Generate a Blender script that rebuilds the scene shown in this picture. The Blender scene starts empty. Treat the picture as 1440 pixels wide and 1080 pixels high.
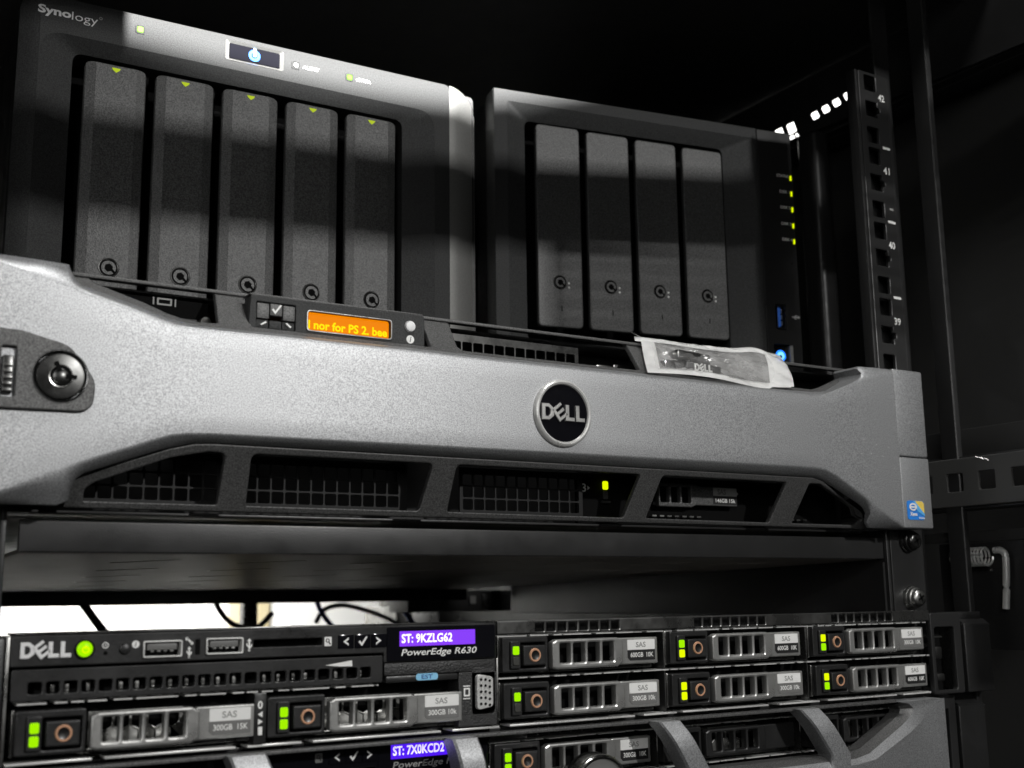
import bpy, bmesh, math, random
from mathutils import Vector, Matrix
random.seed(7)
SC = bpy.context.scene
COL = SC.collection
S = 0.001                      # everything below is written in millimetres

# ------------------------------------------------------------------ camera
def look(yaw, pitch, roll):
    cy, sy = math.cos(yaw), math.sin(yaw)
    f = Vector((sy*math.cos(pitch), cy*math.cos(pitch), math.sin(pitch)))
    r = Vector((cy, -sy, 0)); u = r.cross(f)
    c, s = math.cos(roll), math.sin(roll)
    r2 = c*r + s*u; u2 = -s*r + c*u
    return Matrix((r2, u2, -f)).transposed()
cd = bpy.data.cameras.new('camera'); cam = bpy.data.objects.new('camera', cd); COL.objects.link(cam)
cam.matrix_world = Matrix.Translation(Vector((-281.06, -432.47, -118.66))*S) @ look(0.55364, 0.17975, -0.01341).to_4x4()
cd.sensor_width = 36.0; cd.lens = 1650/1440*36
cd.clip_start = 0.01; cd.clip_end = 50
cd.dof.use_dof = True; cd.dof.focus_distance = 0.53; cd.dof.aperture_fstop = 15
SC.camera = cam

# ------------------------------------------------------------------ world, lamps, exposure
w = bpy.data.worlds.new('World'); SC.world = w; w.use_nodes = True
bg = w.node_tree.nodes['Background']; bg.inputs[0].default_value = (1, 0.99, 0.97, 1); bg.inputs[1].default_value = 0.006
def area(name, loc, target, size, power, color=(1, 0.99, 0.972), sy=None):
    l = bpy.data.lights.new(name, 'AREA'); l.energy = power; l.color = color
    l.shape = 'RECTANGLE'; l.size = size*S; l.size_y = (sy or size)*S
    o = bpy.data.objects.new(name, l); COL.objects.link(o)
    o.location = Vector(loc)*S
    d = (Vector(target)-Vector(loc)).normalized()
    o.rotation_euler = d.to_track_quat('-Z', 'Y').to_euler()
    return o
area('ceiling_lamp_front', (330, -1350, 440), (0, 0, 0), 44, 9.2)
area('soft_fill_left', (-850, -1150, 260), (-50, 0, 0), 520, 3.8)  # unseen soft fill added to lift the shaded areas
area('ceiling_lamp_overhead', (40, -560, 1300), (40, -20, -60), 320, 12.5)
def spot(name, loc, target, power, cone, blend, radius, color=(1, 0.99, 0.972)):
    l = bpy.data.lights.new(name, 'SPOT'); l.energy = power; l.color = color; l.spot_size = cone; l.spot_blend = blend; l.shadow_soft_size = radius*S
    o = bpy.data.objects.new(name, l); COL.objects.link(o); o.location = Vector(loc)*S
    o.rotation_euler = (Vector(target)-Vector(loc)).normalized().to_track_quat('-Z', 'Y').to_euler()
    return o
spot('ceiling_spot_front', (200, -1350, 700), (-20, 110, 870), 980, 2*math.atan(775/1530), 0.01, 9)
area('rear_wall_fill', (-60, 900, 60), (-60, 1400, -150), 400, 10)  # unseen lamp added behind the cabinet to whiten the wall
SC.view_settings.view_transform = 'Standard'; SC.view_settings.look = 'None'
SC.view_settings.exposure = 0; SC.view_settings.gamma = 1
SC.render.engine = 'CYCLES'
SC.cycles.use_denoising = True
SC.cycles.max_bounces = 6; SC.cycles.transparent_max_bounces = 12
SC.cycles.sample_clamp_indirect = 4

# ------------------------------------------------------------------ materials
MATS = {}
def mat(name, col, rough=0.5, metal=0.0, spec=0.5, bump=0, bscale=1500, flake=0, fscale=2200, grime=0, coat=0, emit=0, ecol=None):
    m = bpy.data.materials.new(name); m.use_nodes = True
    nt = m.node_tree; b = nt.nodes['Principled BSDF']
    col = (col,)*3 if isinstance(col, (int, float)) else col
    b.inputs['Base Color'].default_value = (*col, 1)
    b.inputs['Roughness'].default_value = rough; b.inputs['Metallic'].default_value = metal
    b.inputs['Specular IOR Level'].default_value = spec
    b.inputs['Coat Weight'].default_value = coat
    if emit:
        b.inputs['Emission Color'].default_value = (*(ecol or col), 1); b.inputs['Emission Strength'].default_value = emit
    if bump or flake or grime:
        tc = nt.nodes.new('ShaderNodeTexCoord')
    if flake:
        v = nt.nodes.new('ShaderNodeTexNoise'); v.inputs['Scale'].default_value = fscale; v.inputs['Detail'].default_value = 1.0
        nt.links.new(tc.outputs['Object'], v.inputs['Vector'])
        mr = nt.nodes.new('ShaderNodeMapRange'); mr.inputs[1].default_value = 0.3; mr.inputs[2].default_value = 0.7
        mr.inputs[3].default_value = 1-flake; mr.inputs[4].default_value = 1+flake
        nt.links.new(v.outputs['Fac'], mr.inputs[0])
        mx = nt.nodes.new('ShaderNodeVectorMath'); mx.operation = 'SCALE'; mx.inputs[0].default_value = col
        nt.links.new(mr.outputs[0], mx.inputs['Scale']); nt.links.new(mx.outputs[0], b.inputs['Base Color'])
    if grime:
        g = nt.nodes.new('ShaderNodeTexNoise'); g.inputs['Scale'].default_value = 45; g.inputs['Detail'].default_value = 8; g.inputs['Roughness'].default_value = 0.7
        nt.links.new(tc.outputs['Object'], g.inputs['Vector'])
        mr2 = nt.nodes.new('ShaderNodeMapRange'); mr2.inputs[1].default_value = 0.35; mr2.inputs[2].default_value = 0.7
        mr2.inputs[3].default_value = max(0.03, rough-grime); mr2.inputs[4].default_value = min(1, rough+grime)
        nt.links.new(g.outputs['Fac'], mr2.inputs[0]); nt.links.new(mr2.outputs[0], b.inputs['Roughness'])
    if bump:
        n = nt.nodes.new('ShaderNodeTexNoise'); n.inputs['Scale'].default_value = bscale; n.inputs['Detail'].default_value = 2
        nt.links.new(tc.outputs['Object'], n.inputs['Vector'])
        bp = nt.nodes.new('ShaderNodeBump'); bp.inputs['Strength'].default_value = bump; bp.inputs['Distance'].default_value = 0.0004
        nt.links.new(n.outputs['Fac'], bp.inputs['Height']); nt.links.new(bp.outputs[0], b.inputs['Normal'])
    MATS[name] = m
    return m
mat('silver_paint', (0.41, 0.416, 0.424), 0.48, 0.78, flake=0.34, fscale=2300, bump=0.10, bscale=2300, grime=0.0)
mat('bright_metal', (0.80, 0.80, 0.78), 0.34, 0.4, grime=0.12)
mat('graphite_paint', (0.105, 0.105, 0.104), 0.5, 0.45, flake=0.45, fscale=1800, bump=0.25, bscale=1500)
mat('storage_black', (0.09, 0.091, 0.09), 0.46, 0.0, spec=0.6, bump=0.45, bscale=1600, flake=0.6, fscale=1600)
mat('storage_black_smooth', (0.045, 0.046, 0.046), 0.66, 0.0, spec=0.28, bump=0.3, bscale=1700, flake=0.35, fscale=1700)
mat('storage_silver', (0.62, 0.62, 0.60), 0.4, 0.9, flake=0.1)
mat('black_plastic', (0.018, 0.018, 0.018), 0.38, bump=0.15, bscale=900, grime=0.12)
mat('black_texture', (0.022, 0.022, 0.022), 0.42, bump=0.8, bscale=1500, spec=0.6)
mat('black_gloss', (0.006, 0.006, 0.008), 0.12, grime=0.08)
mat('window_black', (0.008, 0.008, 0.012), 0.7, spec=0.03)
mat('mesh_black', (0.012, 0.012, 0.012), 0.55, spec=0.3)
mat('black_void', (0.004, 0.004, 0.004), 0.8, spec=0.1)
mat('rack_black', (0.022, 0.022, 0.022), 0.36, bump=0.12, bscale=1800, grime=0.08)
mat('brace_grey', (0.075, 0.075, 0.073), 0.42, bump=0.12, bscale=1800, grime=0.08)
mat('rack_panel', (0.035, 0.035, 0.034), 0.5, bump=0.12, bscale=1800, grime=0.08)
mat('steel', (0.55, 0.55, 0.53), 0.28, 1.0, grime=0.14)
mat('steel_dark', (0.16, 0.16, 0.155), 0.34, 0.9, grime=0.16, bump=0.2, bscale=300)
mat('chrome', (0.75, 0.75, 0.75), 0.13, 1.0, grime=0.06)
mat('gunmetal', (0.09, 0.09, 0.088), 0.3, 0.9, grime=0.1)
mat('carrier_silver', (0.50, 0.50, 0.485), 0.34, 0.75, flake=0.08, bump=0.06, grime=0.1)
mat('copper_ring', (0.85, 0.47, 0.29), 0.3, 0.35)
mat('label_white', (0.88, 0.88, 0.86), 0.5, grime=0.1)
mat('label_grey', (0.17, 0.17, 0.165), 0.45)
mat('label_black', (0.02, 0.02, 0.02), 0.4)
mat('print_white', (0.88, 0.88, 0.86), 0.5)
mat('print_grey', (0.33, 0.33, 0.32), 0.5)
mat('print_dark', (0.09, 0.09, 0.09), 0.5)
mat('print_dim', (0.16, 0.16, 0.155), 0.5)
mat('brand_silver', (0.86, 0.86, 0.86), 0.4, 0.0)
mat('led_green', (0.02, 0.05, 0.0), 0.3, spec=0.08, emit=1.0, ecol=(0.36, 0.86, 0.0))
mat('led_dim', (0.05, 0.06, 0.005), 0.4, spec=0.08, emit=0.75, ecol=(0.55, 0.70, 0.02))
mat('led_yellow', (0.03, 0.05, 0.0), 0.3, spec=0.08, emit=1.0, ecol=(0.82, 1.0, 0.0))
mat('led_off', (0.06, 0.06, 0.055), 0.3)
mat('led_blue', (0.03, 0.2, 1.0), 0.4, spec=0.08, emit=1.6, ecol=(0.02, 0.22, 1.0))
mat('led_blue_core', (0.4, 0.75, 1.0), 0.4, spec=0.08, emit=1.5, ecol=(0.16, 0.55, 1.0))
mat('usb_blue', (0.03, 0.12, 0.5), 0.4, emit=0.12, ecol=(0.08, 0.25, 0.9))
mat('lcd_orange', (0.1, 0.02, 0.0), 0.6, spec=0.1, emit=0.85, ecol=(1.0, 0.27, 0.0))
mat('lcd_yellow', (.1, 0.08, 0.0), 0.6, spec=0.1, emit=1.0, ecol=(1.0, 0.80, 0.0))
mat('lcd_violet', (0.03, 0.01, 0.1), 0.25, emit=0.9, ecol=(0.26, 0.05, 1.0))
mat('lcd_blue', (0.02, 0.01, 0.1), 0.25, emit=0.9, ecol=(0.09, 0.01, 1.0))
mat('lcd_white', (0.9, 0.88, 1), 0.4, emit=0.95, ecol=(0.95, 0.88, 1))
mat('sticker_blue', (0.03, 0.24, 0.75), 0.35)
mat('sticker_sky', (0.12, 0.45, 0.85), 0.35)
mat('sticker_yellow', (0.85, 0.62, 0.12), 0.35)
mat('tag_blue', (0.28, 0.62, 0.88), 0.4)
mat('tag_navy', (0.02, 0.08, 0.30), 0.4)
mat('wall_paint', (0.85, 0.85, 0.82), 0.8, bump=0.05, bscale=80)
mat('box_beige', (0.55, 0.48, 0.30), 0.6, grime=0.1)
mat('cable_black', (0.012, 0.012, 0.012), 0.45)
mat('cable_grey', (0.12, 0.12, 0.12), 0.5)
mat('cable_blue', (0.02, 0.05, 0.28), 0.45)
mat('lamp_glow', (1, 1, 0.97), 0.5, emit=2.6, ecol=(1, 0.99, 0.95))
mat('tray_metal', (0.50, 0.46, 0.42), 0.34, 0.5, grime=0.05)

def bag_material(name, alpha, white):
    m = bpy.data.materials.new(name); m.use_nodes = True; nt = m.node_tree; b = nt.nodes['Principled BSDF']
    b.inputs['Base Color'].default_value = (white, white, white*0.985, 1); b.inputs['Roughness'].default_value = 0.12; b.inputs['Coat Weight'].default_value = 1.0; b.inputs['Coat Roughness'].default_value = 0.08
    b.inputs['Specular IOR Level'].default_value = 1.0
    tr = nt.nodes.new('ShaderNodeBsdfTransparent'); mix = nt.nodes.new('ShaderNodeMixShader')
    tl = nt.nodes.new('ShaderNodeBsdfTranslucent'); tl.inputs[0].default_value = (white, white, white, 1)
    mix2 = nt.nodes.new('ShaderNodeMixShader'); mix2.inputs[0].default_value = 0.12
    nt.links.new(b.outputs[0], mix2.inputs[1]); nt.links.new(tl.outputs[0], mix2.inputs[2])
    tc = nt.nodes.new('ShaderNodeTexCoord'); n = nt.nodes.new('ShaderNodeTexNoise'); n.inputs['Scale'].default_value = 90; n.inputs['Detail'].default_value = 4
    nt.links.new(tc.outputs['Object'], n.inputs['Vector'])
    mr = nt.nodes.new('ShaderNodeMapRange'); mr.inputs[1].default_value = 0.3; mr.inputs[2].default_value = 0.7
    mr.inputs[3].default_value = max(0, alpha-0.18); mr.inputs[4].default_value = min(1, alpha+0.18)
    nt.links.new(n.outputs['Fac'], mr.inputs[0]); nt.links.new(mr.outputs[0], mix.inputs[0])
    nt.links.new(tr.outputs[0], mix.inputs[1]); nt.links.new(mix2.outputs[0], mix.inputs[2])
    nt.links.new(mix.outputs[0], nt.nodes['Material Output'].inputs[0])
    MATS[name] = m
bag_material('bag_film', 0.1, 0.95)
bag_material('bag_seal', 0.97, 1.0)
bag_material('bag_back', 0.3, 0.95)

# ------------------------------------------------------------------ object helpers
ORG = {}                       # root object -> origin in mm that its meshes are written against
def org(parent):
    p = parent
    while p is not None:
        if p.name in ORG: return ORG[p.name]
        p = p.parent
    return Vector((0, 0, 0))
def thing(name, label, cat, origin=(0, 0, 0), local=False, rotz=0, group=None):
    """Empty at the base of a thing; parts are written in rack millimetres, or in the thing's own when local."""
    o = bpy.data.objects.new(name, None); COL.objects.link(o)
    o.empty_display_size = 0.02
    o.location = Vector(origin)*S; o.rotation_euler = (0, 0, rotz)
    o['label'] = label; o['category'] = cat
    if group: o['group'] = group
    ORG[o.name] = Vector((0, 0, 0)) if local else Vector(origin)
    return o
def tag(o, label, cat, group=None):
    o['label'] = label; o['category'] = cat
    if group: o['group'] = group
def put(name, me, parent, m=None, loc=None):
    o = bpy.data.objects.new(name, me); COL.objects.link(o)
    if parent is not None: o.parent = parent
    if m and not me.materials: me.materials.append(MATS[m])
    if loc: o.location = Vector(loc)*S
    return o
def finish(me, parent, smooth=False, angle=35):
    off = org(parent)
    for v in me.vertices: v.co = (Vector(v.co)-off)*S
    if smooth:
        for p in me.polygons: p.use_smooth = True
        try: me.set_sharp_from_angle(angle=math.radians(angle))
        except Exception: pass
    me.update()
def mesh(name, verts, faces, m, parent, smooth=False, angle=35):
    me = bpy.data.meshes.new(name); me.from_pydata([tuple(v) for v in verts], [], faces)
    bm = bmesh.new(); bm.from_mesh(me); bmesh.ops.recalc_face_normals(bm, faces=bm.faces); bm.to_mesh(me); bm.free()
    finish(me, parent, smooth, angle)
    return put(name, me, parent, m)
def frombm(name, bm, m, parent, smooth=False, angle=35):
    bmesh.ops.recalc_face_normals(bm, faces=bm.faces)
    me = bpy.data.meshes.new(name); bm.to_mesh(me); bm.free(); finish(me, parent, smooth, angle)
    return put(name, me, parent, m)
def addbox(bm, x0, x1, y0, y1, z0, z1, bev=0.0, seg=1):
    r = bmesh.ops.create_cube(bm, size=1)
    vs = r['verts']
    for v in vs:
        v.co = Vector((x0+(v.co.x+.5)*(x1-x0), y0+(v.co.y+.5)*(y1-y0), z0+(v.co.z+.5)*(z1-z0)))
    if bev:
        es = list({e for v in vs for e in v.link_edges})
        bmesh.ops.bevel(bm, geom=es, offset=bev, segments=seg, affect='EDGES', profile=0.6)
    return vs
def box(name, x0, x1, y0, y1, z0, z1, m, parent, bev=0.3, seg=2):
    bm = bmesh.new(); addbox(bm, x0, x1, y0, y1, z0, z1, bev, seg)
    return frombm(name, bm, m, parent, smooth=bool(bev))
def rpoly(pts, r=0, n=4):
    """polygon with rounded corners; r a number or one per corner"""
    out = []; k = len(pts)
    for i in range(k):
        p0, p1, p2 = Vector(pts[i-1]), Vector(pts[i]), Vector(pts[(i+1) % k])
        rr = r[i] if isinstance(r, (list, tuple)) else r
        a, b = (p0-p1), (p2-p1)
        if rr <= 0 or a.length < 1e-6 or b.length < 1e-6: out.append((p1.x, p1.y)); continue
        ang = a.angle(b); d = min(rr/max(1e-4, math.tan(ang/2)), a.length*0.48, b.length*0.48)
        s, e = p1+a.normalized()*d, p1+b.normalized()*d
        for j in range(n+1):
            t = j/n; q = (1-t)**2*s+2*t*(1-t)*p1+t*t*e
            out.append((q.x, q.y))
    return out
def rect(x0, x1, z0, z1, r=0, n=4):
    return rpoly([(x0, z0), (x1, z0), (x1, z1), (x0, z1)], r, n)
def circ(cx, cz, r, n=20, ph=0):
    return [(cx+r*math.cos(ph+2*math.pi*i/n), cz+r*math.sin(ph+2*math.pi*i/n)) for i in range(n)]
def plate_mesh(name, loops, y0, y1, bev=0.0, warp=None):
    """flat plate in the XZ plane from outline and hole loops, y0 (front) to y1, edges rounded by bev"""
    cu = bpy.data.curves.new(name, 'CURVE'); cu.dimensions = '2D'; cu.fill_mode = 'BOTH'
    th = abs(y1-y0)/2; bev = min(bev, th*0.9)
    cu.extrude = th-bev; cu.bevel_depth = bev; cu.bevel_resolution = 1; cu.offset = -bev
    for L in loops:
        sp = cu.splines.new('POLY'); sp.points.add(len(L)-1)
        for q, pt in zip(L, sp.points): pt.co = (q[0], q[1], 0, 1)
        sp.use_cyclic_u = True
    ob = bpy.data.objects.new(name, cu)
    me = bpy.data.meshes.new_from_object(ob)
    bpy.data.objects.remove(ob); bpy.data.curves.remove(cu)
    me.materials.clear(); me.name = name
    yc = (y0+y1)/2
    for v in me.vertices:
        x, z, d = v.co
        y = yc-d
        if warp: x, y, z = warp(x, y, z)
        v.co = (x, y, z)
    return me
def plate(name, loops, y0, y1, m, parent, bev=0.25, warp=None, smooth=True):
    me = plate_mesh(name, loops, y0, y1, bev, warp); finish(me, parent, smooth, 30)
    return put(name, me, parent, m)
def flat(name, loops, y, m, parent, warp=None):
    return plate(name, loops, y-0.06, y+0.06, m, parent, 0, warp, smooth=False)
def ring(name, cx, cz, prof, m, parent, n=32, cap=True):
    """turned part about an axis along Y; profile = list of (radius, y), front to back"""
    v = []; f = []
    for r, y in prof:
        for i in range(n):
            a = 2*math.pi*i/n; v.append((cx+r*math.cos(a), y, cz+r*math.sin(a)))
    for j in range(len(prof)-1):
        for i in range(n):
            f.append((j*n+i, j*n+(i+1) % n, (j+1)*n+(i+1) % n, (j+1)*n+i))
    if cap and prof[0][0] > 1e-6: f.append(tuple(range(n)))
    return mesh(name, v, f, m, parent, True, 40)
def tube_bm(bm, pts, r, n=8, cap=True):
    P = [Vector(p) for p in pts]; rings = []
    for i, p in enumerate(P):
        t = (P[min(i+1, len(P)-1)]-P[max(i-1, 0)]).normalized()
        a = t.cross(Vector((0, 0, 1)))
        if a.length < 0.1: a = t.cross(Vector((1, 0, 0)))
        a.normalize(); b = t.cross(a)
        rings.append([bm.verts.new(p+r*(math.cos(2*math.pi*k/n)*a+math.sin(2*math.pi*k/n)*b)) for k in range(n)])
    for i in range(len(rings)-1):
        for k in range(n): bm.faces.new((rings[i][k], rings[i][(k+1) % n], rings[i+1][(k+1) % n], rings[i+1][k]))
    if cap: bm.faces.new(rings[0]); bm.faces.new(rings[-1])
def tube(name, pts, r, m, parent, n=8):
    bm = bmesh.new(); tube_bm(bm, pts, r, n); return frombm(name, bm, m, parent, True, 50)
def spline(pts, n=10):
    out = []; P = [Vector(p) for p in pts]
    for i in range(len(P)-1):
        p0, p1, p2, p3 = P[max(i-1, 0)], P[i], P[i+1], P[min(i+2, len(P)-1)]
        for j in range(n):
            t = j/n
            out.append(0.5*((2*p1)+(p2-p0)*t+(2*p0-5*p1+4*p2-p3)*t*t+(3*p1-p0-3*p2+p3)*t**3))
    out.append(P[-1]); return out
def text(name, s, x0, x1, z0, z1, y, m, parent, bold=0.0, shear=0.0, depth=0.05, warp=None):
    """lettering fitted to the rectangle x0..x1, z0..z1 on the plane y"""
    cu = bpy.data.curves.new(name, 'FONT'); cu.body = s; cu.size = 1; cu.offset = bold; cu.shear = shear; cu.resolution_u = 3
    ob = bpy.data.objects.new(name, cu); me = bpy.data.meshes.new_from_object(ob)
    bpy.data.objects.remove(ob); bpy.data.curves.remove(cu); me.materials.clear()
    xs = [v.co.x for v in me.vertices]; ys = [v.co.y for v in me.vertices]
    ax, bx, ay, by = min(xs), max(xs), min(ys), max(ys)
    for v in me.vertices:
        p = (x0+(v.co.x-ax)/(bx-ax)*(x1-x0), y-depth, z0+(v.co.y-ay)/max(1e-6, by-ay)*(z1-z0))
        v.co = warp(*p) if warp else p
    finish(me, parent); return put(name, me, parent, m)
def polys(name, loops_list, y0, y1, m, parent, bev=0.0):
    """several separate flat shapes (a printed or raised mark) as one mesh"""
    bm = bmesh.new()
    for loops in loops_list:
        me = plate_mesh('tmp', loops, y0, y1, bev); bm.from_mesh(me); bpy.data.meshes.remove(me)
    return frombm(name, bm, m, parent, bool(bev), 30)

def word_mark(x, z, h):
    """the maker's four letters, second one tilted: loops scaled to cap height h, left bottom at x, z"""
    D = [[(0, 0), (0, 1), (.52, 1), (.86, .74), (.86, .26), (.52, 0)], [(.26, .24), (.46, .24), (.6, .38), (.6, .62), (.46, .76), (.26, .76)]]
    E0 = [(0, 0), (.80, 0), (.80, .19), (.24, .19), (.24, .36), (.76, .36), (.76, .55), (.24, .55), (.24, .72), (.80, .72), (.80, .91), (0, .91)]
    a = math.radians(38); cx, cz = 1.27, 0.5
    E = [(cx+(p-.38)*math.cos(a)-(q-.455)*math.sin(a), cz+(p-.38)*math.sin(a)+(q-.455)*math.cos(a)) for p, q in E0]
    Lr = [(0, 0), (.66, 0), (.66, .25), (.27, .25), (.27, 1), (0, 1)]
    out = [D, [E], [[(p+1.68, q) for p, q in Lr]], [[(p+2.42, q) for p, q in Lr]]]
    return [[[(x+p*h, z+q*h) for p, q in l] for l in g] for g in out]
def check_mark(cx, cz, s):
    return [[(cx-.5*s, cz-.05*s), (cx-.32*s, cz+.12*s), (cx-.12*s, cz-.16*s), (cx+.42*s, cz+.55*s), (cx+.56*s, cz+.45*s), (cx-.1*s, cz-.5*s)]]
def chevron(cx, cz, s, d, t=0.17):
    return [[(cx-d*.35*s, cz+.0*s), (cx+d*.35*s, cz+.5*s), (cx+d*.35*s, cz+(.5-2*t*.75)*s), (cx-d*(.35-2*t)*s, cz), (cx+d*.35*s, cz-(.5-2*t*.75)*s), (cx+d*.35*s, cz-.5*s)]]
def trident(cx, cz, h):
    """bus symbol standing upright"""
    w = h*0.07
    L = [[rect(cx-w, cx+w, cz-h*.42, cz+h*.3)], [[(cx-w*2.6, cz+h*.28), (cx+w*2.6, cz+h*.28), (cx, cz+h*.5)]], [circ(cx, cz-h*.42, h*.1, 10)],
         [[(cx-w, cz-h*.22), (cx-h*.24, cz-h*.02), (cx-h*.24, cz+h*.12), (cx-h*.14, cz+h*.12), (cx-h*.14, cz+.02*h), (cx-w, cz-h*.1)]],
         [[(cx+w, cz-h*.3), (cx+h*.24, cz-h*.1), (cx+h*.24, cz+h*.05), (cx+h*.14, cz+h*.05), (cx+h*.14, cz-.05*h), (cx+w, cz-h*.18)]]]
    return L
def hexgrid(x0, x1, z0, z1, p, g):
    """hexagon hole loops filling a rectangle: pitch p, web g"""
    out = []; r = (p-g)/math.sqrt(3); row = 0; z = z0
    while z <= z1:
        x = x0+(p/2 if row % 2 else 0)
        while x <= x1: out.append(circ(x, z, r, 6, math.pi/6)); x += p
        z += p*math.sqrt(3)/2; row += 1
    return out

# ================================================================== the room behind
wall = mesh('room_wall', [(-900, 1400, -900), (1800, 1400, -900), (1800, 1400, 900), (-900, 1400, 900), (-900, 1430, -900), (1800, 1430, -900), (1800, 1430, 900), (-900, 1430, 900)],
            [(0, 1, 2, 3), (4, 5, 6, 7), (0, 1, 5, 4), (2, 3, 7, 6), (1, 2, 6, 5), (0, 3, 7, 4)], 'wall_paint', None)
wall['kind'] = 'structure'

# ================================================================== cabinet
U = 44.45
cab = thing('server_cabinet', 'tall black server cabinet that holds all the machines, with numbered mounting rail', 'server rack', (0, 200, -260))
def u_holes(xc, z_lo, z_hi, notch):
    L = []
    k = math.floor(z_lo/U)-1
    while k*U < z_hi:
        for j, dz in enumerate((6.35, 22.225, 38.1)):
            zc = k*U+dz
            if z_lo+6 < zc < z_hi-6:
                if j == 1 and notch:
                    L.append([(xc-4.75, zc-4.75), (xc+4.75, zc-4.75), (xc+4.75, zc-2.0), (xc+6.6, zc-1.6), (xc+7.0, zc), (xc+6.6, zc+1.6), (xc+4.75, zc+2.0), (xc+4.75, zc+4.75), (xc-4.75, zc+4.75)])
                else:
                    L.append(rect(xc-4.75, xc+4.75, zc-4.75, zc+4.75, 0.9, 2))
        k += 1
    return L
def rail(sx):
    zt = 178 if sx > 0 else -4
    loops = [rect(223.2, 247, -258, zt, 1)] + u_holes(232.6, -258, zt, True)
    if sx < 0: loops = [[(-x, z) for x, z in l] for l in loops]
    r = plate('mounting_rail', loops, 0, 2.2, 'rack_black', cab, 0.4)
    x0, x1 = sorted((sx*220.8, sx*223.0)); box('rail_flange', x0, x1, 0.4, 7, -258, zt, 'rack_black', r, 0.5)
    x0, x1 = sorted((sx*247.2, sx*249.2)); box('rail_flange', x0, x1, 0.6, 8, -258, zt, 'rack_black', r, 0.5)
    return r
rr = rail(1); rail(-1)
box('rail_light_block', 224, 246, 8.6, 10, -258, 176, 'rack_black', rr, .3)  # added plate that stops light passing through the rail holes
for k, n in ((3.69, '42'), (2.69, '41'), (1.69, '40'), (0.69, '39')):
    text('unit_number', n, 238.6, 243.9, k*U-2.1, k*U+2.1, -0.05, 'print_white', rr, 0.02)
for k in (1, 2, 3):
    flat('unit_mark', [rect(239.6, 245.6, k*U-0.75, k*U+0.75, 0.3, 2)], -0.1, 'print_white', rr)
flat('unit_mark', [rect(241.5, 244.5, 2*U+7.2, 2*U+8.4, 0.3, 2)], -0.1, 'print_grey', rr)
# vertical corner column, side panel, roof
bm = bmesh.new(); addbox(bm, 263, 267.5, -16, -5, -258, 234, 1.2, 3); frombm('corner_post', bm, 'rack_black', cab, True)
plate('post_plate', [rect(249.6, 262.8, -258, 234, 0)] + [circ(256, z, 2.6, 14) for z in (9, 95, -118)] + [rect(251.5, 259, 44, 58, 1, 2), rect(251.5, 259, 112, 126, 1, 2)], 10, 12, 'rack_black', cab, 0.3)
box('inner_post', 287, 303, 96, 113, -60, 190, 'rack_black', cab, 5, 4)
box('side_panel', 331, 334, -320, 820, -260, 213, 'rack_panel', cab, 0.5)
box('side_panel', -334, -331, -120, 820, -260, 234, 'rack_panel', cab, 0.5)
box('roof_panel', 303, 334, -260, -41, 236, 239, 'rack_panel', cab, 0.5)
box('roof_panel', -334, 334, -40, 820, 236, 239, 'rack_panel', cab, 0.5)
box('rear_light_block', -334, 334, 815, 818, -88, 234, 'rack_panel', cab, .5)  # added to keep wall light out of the space above the storage units
box('rear_post', 300, 332, 760, 800, -260, 234, 'rack_black', cab, 2)
box('rear_post', -262, -222, 760, 800, -260, 234, 'rack_black', cab, 2)
# slotted strip at the top of the side, light showing through
def side_plate(name, loops, x0, x1, m, parent, bev=0.3):
    me = plate_mesh(name, loops, x0, x1, bev); 
    for v in me.vertices: v.co = (v.co.y, v.co.x, v.co.z)
    finish(me, parent, True, 30); me.flip_normals(); return put(name, me, parent, m)
def slot(yc, zc, w=3.5, h=6.4, sk=1.6):
    return rpoly([(yc-w-sk, zc-h/2), (yc+w-sk, zc-h/2), (yc+w+sk, zc+h/2), (yc-w+sk, zc+h/2)], 1.4, 3)
side_plate('vent_strip', [rect(-260, 420, 184, 235, 0)] + [slot(y, 205.8+(106-y)*0.1) for y in (76.5, 86.6, 96.4, 106.3)] + [slot(y, 204.6, 4.2, 9.0) for y in (129, 140.6)] + [slot(124, 197.5, 1.6, 5)], 300, 302, 'rack_black', cab)
box('vent_ledge', 302.3, 331, -260, 420, 190, 192, 'rack_black', cab, 0.3)
# perforated depth brace beside the faceplate
br = side_plate('side_brace', [rect(-230, 120, -73.5, -47.2, 1.5)] + [rect(y-5, y+5, -65.2, -55.4, 0.8, 2) for y in (-13.5+20.1*k for k in range(-10, 6))], 262, 264, 'brace_grey', cab, 0.5)
box('brace_flange', 264.2, 296, -230, 120, -47.6, -46, 'rack_black', br, 0.5)
box('brace_flange', 264.2, 280, -230, 120, -75, -73.4, 'rack_black', br, 0.5)
box('upper_brace', 276, 279, -230, 120, -45.6, -29.5, 'rack_panel', cab, 0.8)
box('lower_brace', 279, 281, -230, 120, -92, -86, 'rack_panel', cab, 0.8)
bm = bmesh.new()
for k in range(5):
    a = Vector((261.9, -28-k*1.6, -47.2-0.5*k)); tube_bm(bm, [a, a+Vector((0.1, -1.2, -0.9-0.3*random.random()))], 0.16, 4)
frombm('scratch_marks', bm, 'steel', br)
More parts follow.
